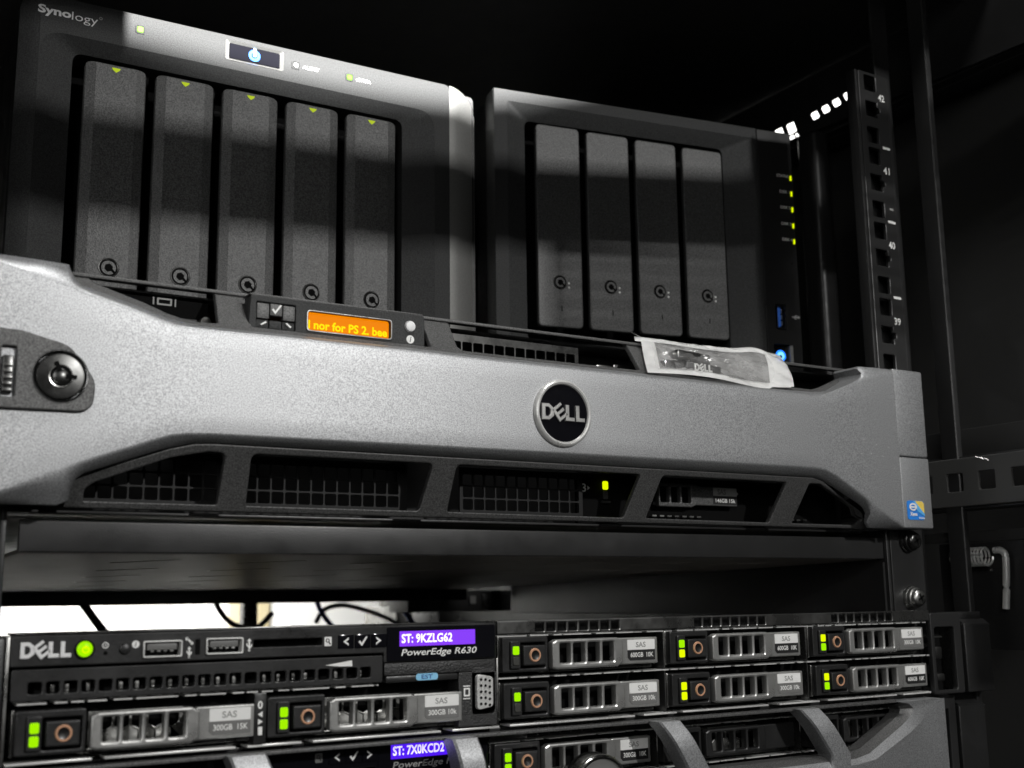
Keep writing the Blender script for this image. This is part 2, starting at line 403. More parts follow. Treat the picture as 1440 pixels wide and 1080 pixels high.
# spring loaded hinge pin
hg = box('hinge_plate', 279, 281.5, -40, 14, -150, -92.4, 'rack_black', cab, 0.6)
pts = []
for i in range(221):
    a = 2*math.pi*10*i/220; pts.append((272.5+4.4*math.cos(a), -0.5-22*i/220, -100.4+4.8*math.sin(a)))
tube('hinge_spring', pts, 0.62, 'bright_metal', hg, 6)
tube('hinge_pin', spline([(275, -25, -97.4), (275, -28.5, -97.2), (275, -31.2, -99.2), (275, -31.6, -103), (275, -30.6, -116), (275, -29.2, -128.2)], 6), 1.85, 'bright_metal', hg, 12)
for y, z in ((-4, -108), (-19, -107.6)):
    bm = bmesh.new(); bmesh.ops.create_icosphere(bm, subdivisions=2, radius=1.3, matrix=Matrix.Translation((278.8, y, z))); frombm('rivet', bm, 'steel_dark', hg, True)
# added unseen bars and plates across the front: their shadow crosses the storage units
door = thing('light_blocking_frame', 'unseen black frame added in front of the cabinet to shape the light', 'light blocker', (0, -205, -260))
bm = bmesh.new()
vs = addbox(bm, -420, 420, -210, -200, 0, 1)
for v in vs:
    base = 168 + (v.co.x+40)*0.043
    v.co.z = base-18.5 if v.co.z < 0.5 else base+18.5
frombm('shadow_bar', bm, 'rack_black', door)
plate('upper_shadow_bar', [[(-420, 206), (420, 242), (420, 266), (-420, 230)]], -206, -203, 'rack_black', door, .3)
plate('corner_blocker', [rpoly([(-190, 60), (-118, 60), (-118, 150), (-100, 215), (-80, 250), (-78, 296), (-190, 296)], [0, 4, 6, 10, 25, 0, 0], 6)], -209, -206, 'rack_black', door, 0.3)

# lamp outside, seen through the slots
lam = thing('ceiling_lamp', 'bright white room lamp glimpsed through the slots at upper right', 'lamp', (520, 300, 320))
box('lamp_panel', 466, 545, 222, 368, 318, 322, 'lamp_glow', lam, 0.5)
box('lamp_housing', 456, 555, 212, 378, 322.5, 345, 'steel_dark', lam, 2)
plate('header_blocker', [rect(-420, 420, 298, 345)], -205.5, -203, 'rack_black', door, .3)  # further blockers added to the unseen frame, shading the posts and storage
plate('corner_blocker', [rpoly([(224, 226), (420, 226), (420, 297), (224, 297)], [8, 0, 0, 0], 4)], -201.5, -199, 'rack_black', door, .3)
plate('slat_blocker', [rect(134, 420, 90, 164, 3, 3)] + [rect(134.01+3, 416, z, z+4.2) for z in range(94, 158, 9)], -209, -211.5, 'rack_black', door, .3)  # added slats that let half the light onto the four bay unit
box('blocker_post', 420.5, 450, -215, -195, -260, 330, 'rack_black', door, 1)
box('blocker_post', -450, -420.5, -215, -195, -260, 330, 'rack_black', door, 1)

# ================================================================== five bay storage unit
def facet_tray_mesh(wd, z0, z1, side, depth, r=2.6, inset=1.3):
    """drive door: flat centre, two bevelled side facets, rounded corners"""
    xs = [0, 0.5, 1.3, r, side, wd-side, wd-r, wd-1.3, wd-0.5, wd]
    def ends(x):
        d = min(x, wd-x)
        k = r-math.sqrt(max(0, r*r-(r-d)**2)) if d < r else 0
        return z0+k, z1-k
    def yy(x):
        d = min(x, wd-x); return inset*max(0, 1-d/side) + (0.5 if d < 0.3 else 0)
    v = []; f = []
    for x in xs:
        a, b = ends(x); y = yy(x)
        v += [(x, depth, a), (x, y+0.5, a), (x, y, a+0.5), (x, y, b-0.5), (x, y+0.5, b), (x, depth, b)]
    for i in range(len(xs)-1):
        for j in range(5): f.append((i*6+j, i*6+6+j, i*6+7+j, i*6+1+j))
    f.append(tuple(range(6))); f.append(tuple(range((len(xs)-1)*6, len(xs)*6)))
    return v, f
def bevel_frame(outer, inner, y0, y1, name, m, parent):
    n = len(outer); v = [(x, y0, z) for x, z in outer]+[(x, y1, z) for x, z in inner]+[(x, y1+14, z) for x, z in inner]
    f = [(i, (i+1) % n, n+(i+1) % n, n+i) for i in range(n)]+[(n+i, n+(i+1) % n, 2*n+(i+1) % n, 2*n+i) for i in range(n)]
    return mesh(name, v, f, m, parent, True, 40)
def tray_lock(cx, cz, y, parent, r):
    lk = ring('lock', cx, cz, [(r*.8, y-.15), (r*.86, y-.35), (r*.95, y-.4), (r, y-.05), (r, y+.4)], 'gunmetal', parent, 28, cap=False)
    flat('lock_ring', [circ(cx, cz, r*.82, 26), circ(cx, cz, r*.7, 26)], y-.3, 'black_void', lk)
    hexa = circ(cx, cz, r*.42, 6, 0.3)
    nt = [(cx+r*.2, cz-r*.25), (cx+r*.55, cz-r*.62), (cx+r*.68, cz-r*.46), (cx+r*.3, cz-r*.02)]
    plate('lock_face', [circ(cx, cz, r*.74, 26)], y-.22, y+.3, 'graphite_paint', lk, 0.1)
    flat('keyway', [hexa], y-.3, 'black_void', lk); flat('keyway', [nt], y-.36, 'black_void', lk)
    return lk
n1 = thing('network_storage', 'five bay black storage unit at left with lit yellow triangles on its trays', 'storage unit', (-207, 122.6, 8.2), True, math.radians(-1.6))
W1, H1 = 246, 159
box('housing', 1.5, W1-1.5, 30, 232, 0.5, H1-1, 'black_plastic', n1, 3, 3)
plate('housing_front', [rect(1.6, W1-1.6, .6, H1-1.2, 3, 3), rect(23, 202.5, 9, 138, 3, 3)], 6, 32, 'black_plastic', n1, 0)
for fx in (16, 230):
    for fy in (22, 212): box('foot', fx-7, fx+7, fy-7, fy+7, -8.6, 0.4, 'black_plastic', n1, 1)
inner1 = rect(25.2, 199.8, 12, 135.2, 5, 5); outer1 = rect(9.3, 216.8, 5, 141, 11, 5)
# flat face between the side chamfers, with the recessed bevel round the bays
fr = plate('front_frame', [rect(9.0, 226, 0.3, H1, [0, 0, 3, 0], 3), outer1, rect(97.9, 128.3, 146.1, 156.5, 1.2, 3)], 0, 5, 'storage_black_smooth', n1, 0)
bevel_frame(outer1, inner1, 0, 6.5, 'bay_bevel', 'storage_black_smooth', fr)
def chamfer_strip(name, xa, ya, xb, yb, z0, z1, rtop, m, parent, n=6):
    v = []; f = []
    for i in range(n+1):
        t = i/n; x = xa+(xb-xa)*t; y = ya+(yb-ya)*(t**1.35)
        k = rtop*(1-math.sqrt(max(0, 1-t**2.2)))
        v += [(x, y, z0), (x, y, z1-k), (x, y+8, z1-k), (x, y+8, z0)]
    for i in range(n):
        for j in range(4): f.append((i*4+j, i*4+4+j, i*4+4+(j+1) % 4, i*4+(j+1) % 4))
    f += [(0, 1, 2, 3), tuple(n*4+j for j in range(4))]
    return mesh(name, v, f, m, parent, True, 50)
chamfer_strip('side_trim', 226.1, 0.05, 245.6, 7, 0.3, H1, 13, 'storage_silver', n1)
chamfer_strip('side_trim', 8.9, 0.05, 0.4, 5, 0.3, H1, 6, 'storage_black_smooth', n1)
mesh('bay_back', [(24, 26, 10), (201, 26, 10), (201, 26, 137), (24, 26, 137)], [(0, 1, 2, 3)], 'black_void', n1)
tv, tf = facet_tray_mesh(29.2, 14, 131.9, 5.0, 3.6)
for i in range(5):
    x0 = 30.8+33.75*i
    t = mesh('drive_tray', [(x+x0, y+3.4, z) for x, y, z in tv], tf, 'storage_black', n1, True, 7)
    tray_lock(x0+15.4, 29.4, 3.4, t, 4.9)
    cx = x0+14.4
    flat('tray_light', [[(cx-2.1, 130.2), (cx+2.1, 130.2), (cx+1.6, 129.2), (cx, 127.9), (cx-1.6, 129.2)]], 3.25, 'led_dim', t)
    if i < 4: box('bay_divider', x0+30.6, x0+32.3, 14, 22, 12.5, 134.8, 'black_void', n1, 0)
def led(name, cx, cz, w_, h_, y, m, parent, rim='black_gloss'):
    l = plate(name, [rect(cx-w_/2, cx+w_/2, cz-h_/2, cz+h_/2, min(w_, h_)*.3, 3)], y-.35, y+.3, m, parent, 0.15)
    return l
for k, (x, z, mm) in enumerate(((55, 151.5, 'led_green'), (135.3, 150.8, 'led_off'), (165.6, 150.7, 'led_green'))):
    l = led('status_light', x, z, 3.3 if k != 1 else 2.6, 3.3 if k != 1 else 2.6, -.05, mm, n1)
    plate('light_rim', [rect(x-2.3, x+2.3, z-2.3, z+2.3, 1, 3), rect(x-1.75, x+1.75, z-1.75, z+1.75, .6, 3)], -.3, .1, 'storage_black_smooth', l, 0.1)
text('lettering', 'ALERT', 139, 148.2, 149.8, 151.7, -.05, 'print_white', n1, 0.015)
text('lettering', 'eSATA', 169.5, 178, 149.6, 151.5, -.05, 'print_white', n1, 0.015)
text('brand_lettering', 'Syno', 7.6, 22.6, 147.9, 153.4, -.05, 'brand_silver', n1, 0.035)
text('brand_lettering', 'logy', 22.9, 34.9, 147.5, 152.9, -.05, 'brand_silver', n1, -0.004)
flat('trade_mark', [circ(36.2, 152.6, .75, 14), circ(36.2, 152.6, .5, 12)], -.08, 'print_grey', n1)
pw = plate('power_button', [rect(100, 126.6, 147.4, 155.4, .8, 3)], .5, 3, 'window_black', n1, 0.2)
bo, bi = rect(97.6, 128.6, 145.8, 156.8, 1.2, 3), rect(99.8, 126.8, 147.2, 155.6, .8, 3)
nb = len(bo); mesh('button_surround', [(x, -.25, z) for x, z in bo]+[(x, .9, z) for x, z in bi], [(i, (i+1) % nb, nb+(i+1) % nb, nb+i) for i in range(nb)], 'storage_silver', pw, True, 40)
flat('power_glow', [circ(113.0, 151.2, 3.1, 24), circ(113.0, 151.2, 1.5, 20)], .35, 'led_blue', pw)
flat('power_core', [rect(112.3, 113.9, 150.6, 155.1, .3, 2)], .26, 'led_blue_core', pw)

# ================================================================== four bay storage unit
n2 = thing('network_storage', 'four bay black storage unit at right with round tray locks and a small status column', 'storage unit', (44.3, 110.3, 4), True, math.radians(-9.92))
W2, H2 = 202.6, 165.6
box('housing', 1, W2-1.5, 30, 230, 0.5, H2-1, 'black_plastic', n2, 2, 2)
plate('housing_front', [rect(1.1, W2-1.6, .6, H2-1.2, 2, 3), rect(19.5, 158, 17, 154, 3, 3)], 9.5, 32, 'black_plastic', n2, 0)
for fx in (14, 188):
    for fy in (20, 210): box('foot', fx-7, fx+7, fy-7, fy+7, -4.4, 0.4, 'black_plastic', n2, .8)
outer2 = rpoly([(8.5, 8), (174.5, 8), (174.5, 159), (8.5, 159)], [3, 3, 1.5, 1.5], 4); inner2 = rpoly([(22, 20), (155.6, 20), (155.6, 151.4), (22, 151.4)], [4, 4, 4, 4], 4)
fr2 = plate('front_frame', [rect(0.6, 176.6, 0.3, H2, [0, 0, 0, 0], 3), outer2], 0, 6, 'storage_black_smooth', n2, 0)
bevel_frame(outer2, inner2, 0, 7, 'bay_bevel', 'storage_black_smooth', fr2)
chamfer_strip('side_trim', 0.55, 0.05, -0.6, 3, 0.3, H2, 4, 'storage_black_smooth', n2, 4)
mesh('bay_back', [(20, 26, 18), (157, 26, 18), (157, 26, 153), (20, 26, 153)], [(0, 1, 2, 3)], 'black_void', n2)
for i in range(4):
    x0 = 27.6+32.45*i
    t = plate('drive_tray', [rect(x0, x0+28, 28.2, 149.3-0.5*i, 3, 5)], 3.6, 7, 'storage_black', n2, 0.7)
    tray_lock(x0+13.8, 54.6, 3.6, t, 4.3)
    flat('tray_mark', [rect(x0+14.2, x0+14.8, 37.6, 40.6, .2, 2)], 3.5, 'black_void', t)
    flat('tray_dot', [circ(x0+19.2, 54.4, .65, 10)], 3.45, 'print_white', t); flat('tray_dot', [circ(x0+19.2, 51.8, .65, 10)], 3.45, 'print_white', t)
pn = plate('control_panel', [rect(177.4, W2, 0.3, H2, [0, 2, 2, 0], 3), rect(184.4, 192.4, 37, 52.6, .6, 2), rect(182, 194, 15, 27.4, 1.4, 3)], 0.2, 7, 'black_plastic', n2, 0.35)
for k, (s, z) in enumerate((('STATUS', 135.9), ('DISK 1', 125.5), ('DISK 2', 115.1), ('DISK 3', 104.5), ('DISK 4', 94.2))):
    text('lettering', s, 190.6 if k == 0 else 192.2, 199.6, z-.2, z+1.7, 0.12, 'print_white', pn, 0.03)
    led('status_light', 200.9, z-.2, 1.1, 3.2, 0.1, 'led_yellow', pn)
us = box('usb_port', 184.6, 192.2, 4, 9, 37.2, 52.4, 'black_void', n2, 0)
plate('port_shell', [rect(185.6, 192.0, 37.6, 52.0, .5, 2), rect(186.1, 191.5, 38.1, 51.5, .4, 2)], 0.6, 5, 'gunmetal', us, 0.1)
box('port_tongue', 187.0, 188.7, 1.4, 6, 39, 50.8, 'usb_blue', us, .2)
for zz in (39.8, 43.6, 47.6): box('contact', 189.1, 189.7, 1.2, 6, zz, zz+2.4, 'steel', us, 0)
polys('usb_symbol', [[[(199.0+z, 45.2-x) for x, z in l] for l in g] for g in trident(0, 0, 5.6)], 0.02, .12, 'print_white', pn)
pb = box('power_button', 182.6, 193.4, 2.2, 6, 15.6, 26.8, 'black_gloss', n2, 1.2)
flat('power_glow', [circ(187.6, 20.6, 3.6, 24), circ(187.6, 20.6, 2.0, 20)], 2.0, 'led_blue', pb)
flat('power_core', [circ(187.6, 20.6, 2.5, 20), circ(187.6, 20.2, 1.0, 16)], 1.8, 'led_blue_core', pb)
mesh('button_bevel', [(193.6, .4, 15.2), (195.4, -.1, 15.2), (195.4, -.1, 27), (193.6, .4, 27), (193.6, 3, 15.2), (193.6, 3, 27)], [(0, 1, 2, 3), (0, 3, 5, 4)], 'storage_silver', pb)

# ================================================================== large silver faceplate (two units high)
fp = thing('server_faceplate', 'wide brushed silver faceplate with round maker badge and small orange display', 'faceplate', (0, -18, -86))
def yface(x): return -19.6 + 1.2*(x/240.0)**2
# column pairs: front face (x, z) and rim (x, z), upper then lower
UP = [(-241, -1.8, -241, -1.2), (-227, -5.2, -227, -1.4), (-215, -8.5, -214, -1.6), (-205, -11.3, -204.2, -2.0), (-202.5, -12.0, -203.4, -4.2), (-200, -12.6, -202.2, -6.9), (-196, -13.6, -199.5, -8.9), (-190, -15.0, -191, -11.1),
      (-179.4, -17.7, -178.6, -14.5), (-172.5, -19.8, -169.5, -17.1), (-168, -20.9, -164, -18.1), (-162, -21.2, -158, -18.7), (-153, -21.2, -151, -18.8), (-126, -21.0, -125, -18.4), (-70, -21.0, -69, -18.4), (-32, -21.2, -30, -18.4), (-3, -21.2, -1, -18.4), (36, -21.2, 38, -18.4), (70, -21.2, 73, -18.5),
      (110, -21.2, 113, -18.6), (140, -21.2, 143, -18.6), (152, -21.2, 156, -18.3), (158, -20.4, 163, -17.6), (165, -18.2, 170, -16.0), (174, -14.8, 179, -12.4), (181, -12.2, 186, -9.6), (184, -11.2, 188.8, -7.9), (187, -10.2, 190.2, -5.9), (190, -9.2, 189.4, -3.4), (195, -7.6, 191, -2.0), (204, -5.0, 204, -1.5), (212.3, -3.6, 212.3, -1.4)]
LO = [(-241, -86, -241, -86.2), (-227, -85, -227, -86.2), (-215, -79.6, -214, -86.2), (-205, -75.3, -204, -86.2), (-202.5, -74.2, -200.4, -84.6), (-200, -73.1, -199.8, -81.0), (-196, -71.5, -198.2, -77.0), (-190, -69.2, -195.3, -74.7),
      (-179.4, -65.2, -178.6, -68.6), (-172.5, -62.6, -169.5, -65.3), (-168, -61.0, -164, -63.7), (-162, -60.1, -158, -62.3), (-153, -59.6, -151, -62.0), (-126, -59.4, -125, -61.9), (-70, -59.0, -69, -61.9), (-32, -58.7, -30, -61.9), (-3, -58.5, -1, -61.9), (36, -58.3, 38, -61.9), (70, -58.1, 73, -61.9),
      (110, -57.9, 113, -61.8), (140, -57.7, 143, -61.7), (152, -57.9, 154, -61.8), (158, -58.6, 160.5, -63.0), (165, -61.2, 167, -65.8), (174, -66.0, 175, -69.4), (181, -69.7, 184.5, -73.6), (184, -71.3, 188, -75.6), (187, -72.9, 189.8, -78.4), (190, -74.5, 188.6, -83.4), (195, -77.2, 190.5, -86.2), (204, -82.0, 204, -86.2), (212.3, -86.0, 212.3, -86.2)]
v = []; f = []; M = 15
for (fx, fz, ex, ez), (gx, gz, hx, hz) in zip(UP, LO):
    col = [(ex, 2.0, ez), (ex, -13.2, ez), (ex, -14.8, ez-.25)]
    for t, d in ((0.5, .62), (0.8, .9), (1.0, 1.0)): col.append((ex+(fx-ex)*t, -14.8+(yface(fx)+14.8)*d, ez-.25+(fz-ez+.25)*t))
    for t in (.018, .2, .5, .8, .98):
        x = fx+(gx-fx)*t; col.append((x, yface(x)-.12, fz+(gz-fz)*t))
    for t, d in ((0, 0), (.2, .1), (0.5, .38)): col.append((gx+(hx-gx)*t, yface(gx)+(-14.8-yface(gx))*d, gz+(hz-gz)*t))
    col += [(hx, -14.8, hz+.2), (hx, -13.2, hz)]
    v += col; M = len(col)
nC = len(UP)
for i in range(nC-1):
    for j in range(M-1): f.append((i*M+j, (i+1)*M+j, (i+1)*M+j+1, i*M+j+1))
f.append(tuple(range(M))); f.append(tuple((nC-1)*M+j for j in range(M)))
shell = mesh('shell', v, f, 'silver_paint', fp, True, 50)
# graphite frames behind the shell, one plate above and one below, slanting back, with the openings cut out
wu = lambda x, y, z: (x, y+1.0*(z+20), z)
wl = lambda x, y, z: (x, y-0.4*(z+62), z)
up_out = [(-203.0, -.2), (-202.6, -6), (-199.9, -9.2), (-191, -11.6), (-178.6, -15), (-168.3, -18), (-158, -19.4), (-151, -19.6), (154, -19.6), (163, -18.6), (186, -10.2), (192, -7), (209, .6), (209, 1.5), (-203, 1.5)]
plate('upper_frame', [up_out,
      rpoly([(-193.8, -.9), (-191.7, -3.0), (-183.7, -6.5), (-175.8, -9.8), (-168.2, -13.9), (-163, -15.8), (-157.1, -16.7), (-149.3, -16.3), (-146.3, -.9)], [.5, 1, 1, 1, 1, 1, 1, 1.2, .8], 3),
      rpoly([(-133.5, -.9), (-136.4, -16.2), (-59.4, -16.2), (-56.5, -.9)], 1, 3),
      rpoly([(-43.0, -.9), (-46.2, -14.6), (-44.6, -16.3), (49.5, -16.3), (53.6, -.9)], [.8, 1, 1, 1.2, .8], 3),
      rpoly([(76.0, -.9), (69, -15.2), (71, -16.3), (160, -16.3), (168.5, -14.0), (201.5, -2.6), (202, -.9)], [.8, 1, 1, 3, 2, 1, .8], 3)],
      -14.6, -11.4, 'graphite_paint', fp, 0.55, wu)
lo_out = [(-199.9, -86), (-199.3, -81), (-197.8, -77.2), (-195, -75), (-166, -64.6), (-157.6, -62.6), (-151, -62.2), (153, -62.0), (160, -63.3), (187, -75.2), (189.3, -78.4), (196, -81), (198, -86)]
plate('lower_frame', [lo_out,
      rpoly([(-193.6, -83.6), (-193.6, -79.5), (-190.5, -77.2), (-165.4, -67.7), (-152.1, -65), (-145.6, -65.2), (-146, -83.6)], [.5, 2, 2, 3, 3, 2.4, 1], 4),
      rpoly([(-135.0, -83.6), (-135.8, -64.9), (-59.6, -64.9), (-62.5, -83.6)], [.8, 2.6, 2.2, 2], 4),
      rpoly([(-49.5, -83.6), (-48.8, -64.8), (46.0, -64.8), (41.0, -83.9)], [.8, 2.6, 1.5, 1.5], 4),
      rpoly([(53.9, -83.8), (58.4, -64.8), (136.2, -64.8), (130, -84.2)], [.8, 2.6, 1.2, 1.2], 4),
      rpoly([(145.5, -84.2), (151.5, -64.8), (159, -64.8), (192.8, -78.2), (195, -81.3), (191.2, -84.2)], [.8, 1.5, 4, 2, 1.5, 1], 4)],
      -14.4, -11.4, 'graphite_paint', fp, 0.55, wl)
box('top_rim', -201, 206, 3.6, 7.4, -.9, .5, 'graphite_paint', fp, .5)
# end cap with its release
box('end_cap', 213.5, 236.5, -17.4, 4, -48.2, -1.6, 'silver_paint', fp, 1.1, 3)
box('release_button', 213.7, 236.7, -17.6, 4, -86, -48.8, 'silver_paint', fp, 1.1, 3)
for o_ in (fp.children[-1], fp.children[-2]): pass
st = plate('sticker', [rect(216.6, 229.8, -81.6, -71.6, 1.6, 4)], -17.85, -17.65, 'sticker_blue', fp, 0.04)
flat('sticker_corner', [[(221.6, -71.75), (228.4, -71.75), (229.6, -73), (229.6, -78.2)]], -17.95, 'sticker_yellow', st)
flat('sticker_sweep', [[(221.4, -71.75), (222.6, -71.75), (229.6, -78.4), (229.6, -79.6), (224.4, -77.2)]], -18.02, 'sticker_sky', st)
flat('sticker_ring', [[(220.9+2.9*math.cos(a), -74.9+2.0*math.sin(a)) for a in [2*math.pi*k/22 for k in range(22)]], [(220.9+2.0*math.cos(a), -74.9+1.2*math.sin(a)) for a in [2*math.pi*k/20 for k in range(20)]]], -18.1, 'label_white', st)
flat('sticker_bar', [rect(218.9, 222.9, -75.3, -74.6)], -18.16, 'label_white', st)
text('sticker_lettering', 'Xeon', 218.2, 223.8, -79.6, -77.6, -18.1, 'label_white', st, 0.03)
text('sticker_lettering', 'inside', 225, 229.2, -81.0, -79.9, -18.1, 'label_white', st, 0.02)
# little scuffs on the paint
bm = bmesh.new(); rs = random.Random(5)
for cx_, cz_, n_ in ((192, -46, 9), (60, -40, 3), (-60, -52, 4), (196, -60, 3), (-150, -35, 3)):
    for k in range(n_):
        x_ = cx_+rs.uniform(-14, 14); z_ = cz_+rs.uniform(-5, 5); L_ = rs.uniform(.15, .7); a_ = rs.uniform(-.6, .6); y_ = yface(x_)-.16
        dx_, dz_ = math.cos(a_)*L_, math.sin(a_)*L_
        bm.faces.new([bm.verts.new((x_-dx_, y_, z_-dz_)), bm.verts.new((x_+dx_, y_, z_+dz_-.1)), bm.verts.new((x_+dx_, y_, z_+dz_+.12)), bm.verts.new((x_-dx_, y_, z_-dz_+.2))])
frombm('scuff_marks', bm, 'label_white', shell)['kind'] = 'stuff'
# badge
bd = ring('badge', -.9, -41.3, [(0, -20.9), (12.6, -20.9), (12.6, -20.4)], 'black_gloss', fp, 48, False)
ring('badge_ring', -.9, -41.3, [(12.3, -20.7), (12.7, -21.6), (13.4, -21.9), (14.1, -21.6), (14.6, -20.8), (14.7, -19.8)], 'bright_metal', bd, 56, False)
polys('badge_letters', word_mark(-12.3, -44.8, 7.2), -21.7, -20.8, 'carrier_silver', bd, 0.28)
# key lock in its dark plate, and the slider beside it
lp = plate('lock_plate', [rpoly([(-241, -27.6), (-219, -28.3), (-203.5, -32.0), (-194.4, -43.4), (-194.8, -54.7), (-241, -55.4)], [2, 5, 9, 9, 12, 2], 7),
                          circ(-206, -43.1, 8.9, 40), rect(-224.9, -220.2, -51.2, -34.2, 1, 3)], -20.6, -18, 'graphite_paint', fp, 0.5)
mesh('lock_well', [(-242, -18.4, -56), (-193, -18.4, -56), (-193, -18.4, -27), (-242, -18.4, -27)], [(0, 1, 2, 3)], 'black_void', lp)
lk = ring('key_lock', -206, -43.1, [(7.2, -21.0), (7.7, -20.9), (8.1, -20.3), (8.2, -18.5)], 'gunmetal', fp, 40, True)
ring('lock_collar', -206, -43.1, [(8.3, -19.4), (8.5, -20.8), (8.9, -20.9), (9.2, -20.5)], 'chrome', lk, 40, False)
ring('lock_core', -206, -43.1, [(2.4, -21.5), (2.7, -21.3), (2.8, -21.05)], 'gunmetal', lk, 24)
ring('lock_rim', -206, -43.1, [(3.4, -21.1), (3.6, -21.5), (3.9, -21.55), (4.1, -21.1)], 'steel', lk, 28, False)
flat('lock_groove', [circ(-206, -43.1, 3.4, 24), circ(-206, -43.1, 2.75, 24)], -21.1, 'black_void', lk)
for a in (0.0, 1.9):
    c, s_ = math.cos(a), math.sin(a)
    flat('lock_notch', [[(-206+c*p-s_*q, -43.1+s_*p+c*q) for p, q in ((1.6, -.8), (5.2, -.6), (5.2, .6), (1.6, .8))]], -21.62, 'black_void', lk)
sl = box('latch_slider', -224.3, -221, -20.4, -18.6, -50.2, -37.2, 'gunmetal', fp, .5)
for k in range(5): box('slider_ridge', -224.1, -221.2, -21.2, -20.2, -49.6+k*2.1, -48.4+k*2.1, 'steel_dark', sl, .3)
# display module between the upper ribs
lc = plate('display_module', [rpoly([(-137.2, -16.4), (-61.8, -16.4), (-61.8, -3.1), (-136.4, -3.0)], [.3, .8, 1, 1], 3), rect(-134.1, -118.2, -15.6, -5.4, .4, 2), rect(-113.2, -77.4, -14.5, -6.9, 1.2, 3)], -9.2, -2, 'storage_black_smooth', fp, 0.3)
box('module_top', -136.6, -62.2, -8.6, 0, -3.0, -2.2, 'graphite_paint', lc, .3)
dp = mesh('display', [(-113.6, -7.6, -14.8), (-77, -7.6, -14.8), (-77, -7.6, -6.6), (-113.6, -7.6, -6.6)], [(0, 1, 2, 3)], 'lcd_orange', lc)
plate('display_rim', [rect(-113.9, -76.7, -15.1, -6.4, 1.6, 3), rect(-113.2, -77.4, -14.5, -7.0, 1.2, 3)], -9.7, -9.1, 'steel_dark', lc, .2)
text('display_lettering', 'l nor for PS 2. bee', -112.4, -78.2, -13.6, -10.0, -7.7, 'lcd_yellow', lc, 0.03)
for x, zt, zb in ((-131.4, -5.9, -11.9), (-126.1, -5.7, -10.4), (-120.9, -5.9, -11.9)):
    box('key', x-2.45, x+2.45, -9.0, -6, zb, zt, 'graphite_paint', lc, .35)
for x in (-131.4, -126.1, -120.9): box('key_step', x-2.4, x+2.4, -8.2, -6, -15.3, -12.3, 'storage_black_smooth', lc, .2)
polys('key_marks', [check_mark(-126.2, -8.0, 3.8), [[(-132.6, -14.4), (-131.9, -14.7), (-129.9, -13.5), (-130.4, -12.9)]], [[(-122.4, -13.1), (-121.8, -12.8), (-119.9, -14.2), (-120.4, -14.7)]]], -9.35, -9.2, 'print_white', lc)
ring('round_button', -68.6, -8.3, [(1.6, -10.4), (2.1, -10.2), (2.3, -9.7), (2.35, -9.0)], 'brand_silver', lc, 24)
ib = ring('info_mark', -68.4, -13.7, [(1.75, -9.35), (1.75, -9.2)], 'print_white', lc, 20)
text('info_letter', 'i', -68.75, -68.05, -14.8, -12.6, -9.42, 'label_black', lc, 0.02, 0.25)

# ------------------------------------------------------------------ the server behind that faceplate
s2 = thing('rack_server', 'two unit server hidden behind the big silver faceplate, dark mesh front with small drive', 'server', (0, 20, -87.5))
YG = 12
box('chassis', -217, 217, YG+16, 690, -87, -1.6, 'rack_black', s2, .6)
box('chassis_lid', -217, 217, YG-2, YG+16, -2.6, -1.7, 'rack_black', s2, .2)
box('chassis_floor', -217, 217, YG-2, YG+16, -87, -86, 'rack_black', s2, .2)
def grid(x0, nx, z0, nz, px, pz, g):
    return [rect(x0+i*px, x0+i*px+px-g, z0+j*pz, z0+j*pz+pz-g, .7, 2) for i in range(nx) for j in range(nz)]
for xa, xb in ((-199, -141), (-139, -62), (-37, 27)):
    nx = int((xb-xa-2)/5.55)
    plate('grille', [rect(xa, xb, -84, -63.5)] + grid(xa+1.6, nx, -81.6, 3, 5.55, 5.35, 0.75), YG-6, YG-5, 'mesh_black', s2, 0.1)
plate('top_grille', [rect(-40, 30, -13, -3.6)] + grid(-38, 12, -11.6, 1, 5.55, 5.35, 0.75), YG-1, YG, 'gunmetal', s2, 0.1)
box('vga_panel', -196, -146.5, YG-.5, YG+2, -14, -3.4, 'black_void', s2, .3)
vg = polys('monitor_symbol', [[rect(-166.6, -160.9, -6.2, -2.8-.6, .3, 2), rect(-166.0, -161.5, -5.6, -4.0, .2, 2)], [rect(-168.2, -167.7, -6.3, -3.3)], [rect(-159.8, -159.3, -6.3, -3.3)]], YG-.7, YG-.55, 'print_grey', s2)
ring('port_screw', -148.6, -12.2, [(1.0, YG-5.2), (2.1, YG-5), (2.3, YG-3), (2.3, YG)], 'steel', s2, 18)
box('port_shell', -163, -151.5, YG-4, YG, -13.6, -11.2, 'black_plastic', s2, .8)
box('latch_tab', 37, 47, YG-6, YG, -13.4, -11.6, 'steel', s2, .5); box('latch_tab', 47.5, 57, YG-5, YG, -13.2, -10.4, 'gunmetal', s2, .4)
box('bay_frame', 28.5, 196, YG+.5, YG+2.5, -85.5, -62.5, 'black_void', s2, 0)
text('bay_number', '3', 31, 33.4, -71.2, -67.2, YG+.3, 'print_white', s2, 0.02); flat('bay_arrow', [[(34.2, -70.2), (34.2, -68.2), (35.6, -69.2)]], YG+.25, 'print_white', s2)
led('drive_light', 43.8, -67.8, 3.0, 4.0, YG-.6, 'led_yellow', s2); led('drive_light', 43.7, -72.4, 2.8, 4.0, YG-.6, 'led_off', s2)
box('light_base', 41.2, 46.2, YG-1.6, YG, -76.2, -75, 'steel_dark', s2, .3)
dc = plate('drive_carrier', [rpoly([(72, -77), (92.2, -77), (95, -75.9), (121.6, -75.9), (121.6, -66.6), (98.6, -66.6), (94, -65.6), (72, -65.6)], .6, 3)] + [rect(x, x+5.6, -74.9, -67.2, .8, 3) for x in (73, 79.7, 86.4)], YG-5, YG-2, 'graphite_paint', s2, .5)
dc['label'] = 'grey hot-swap carrier seen through the lower opening'
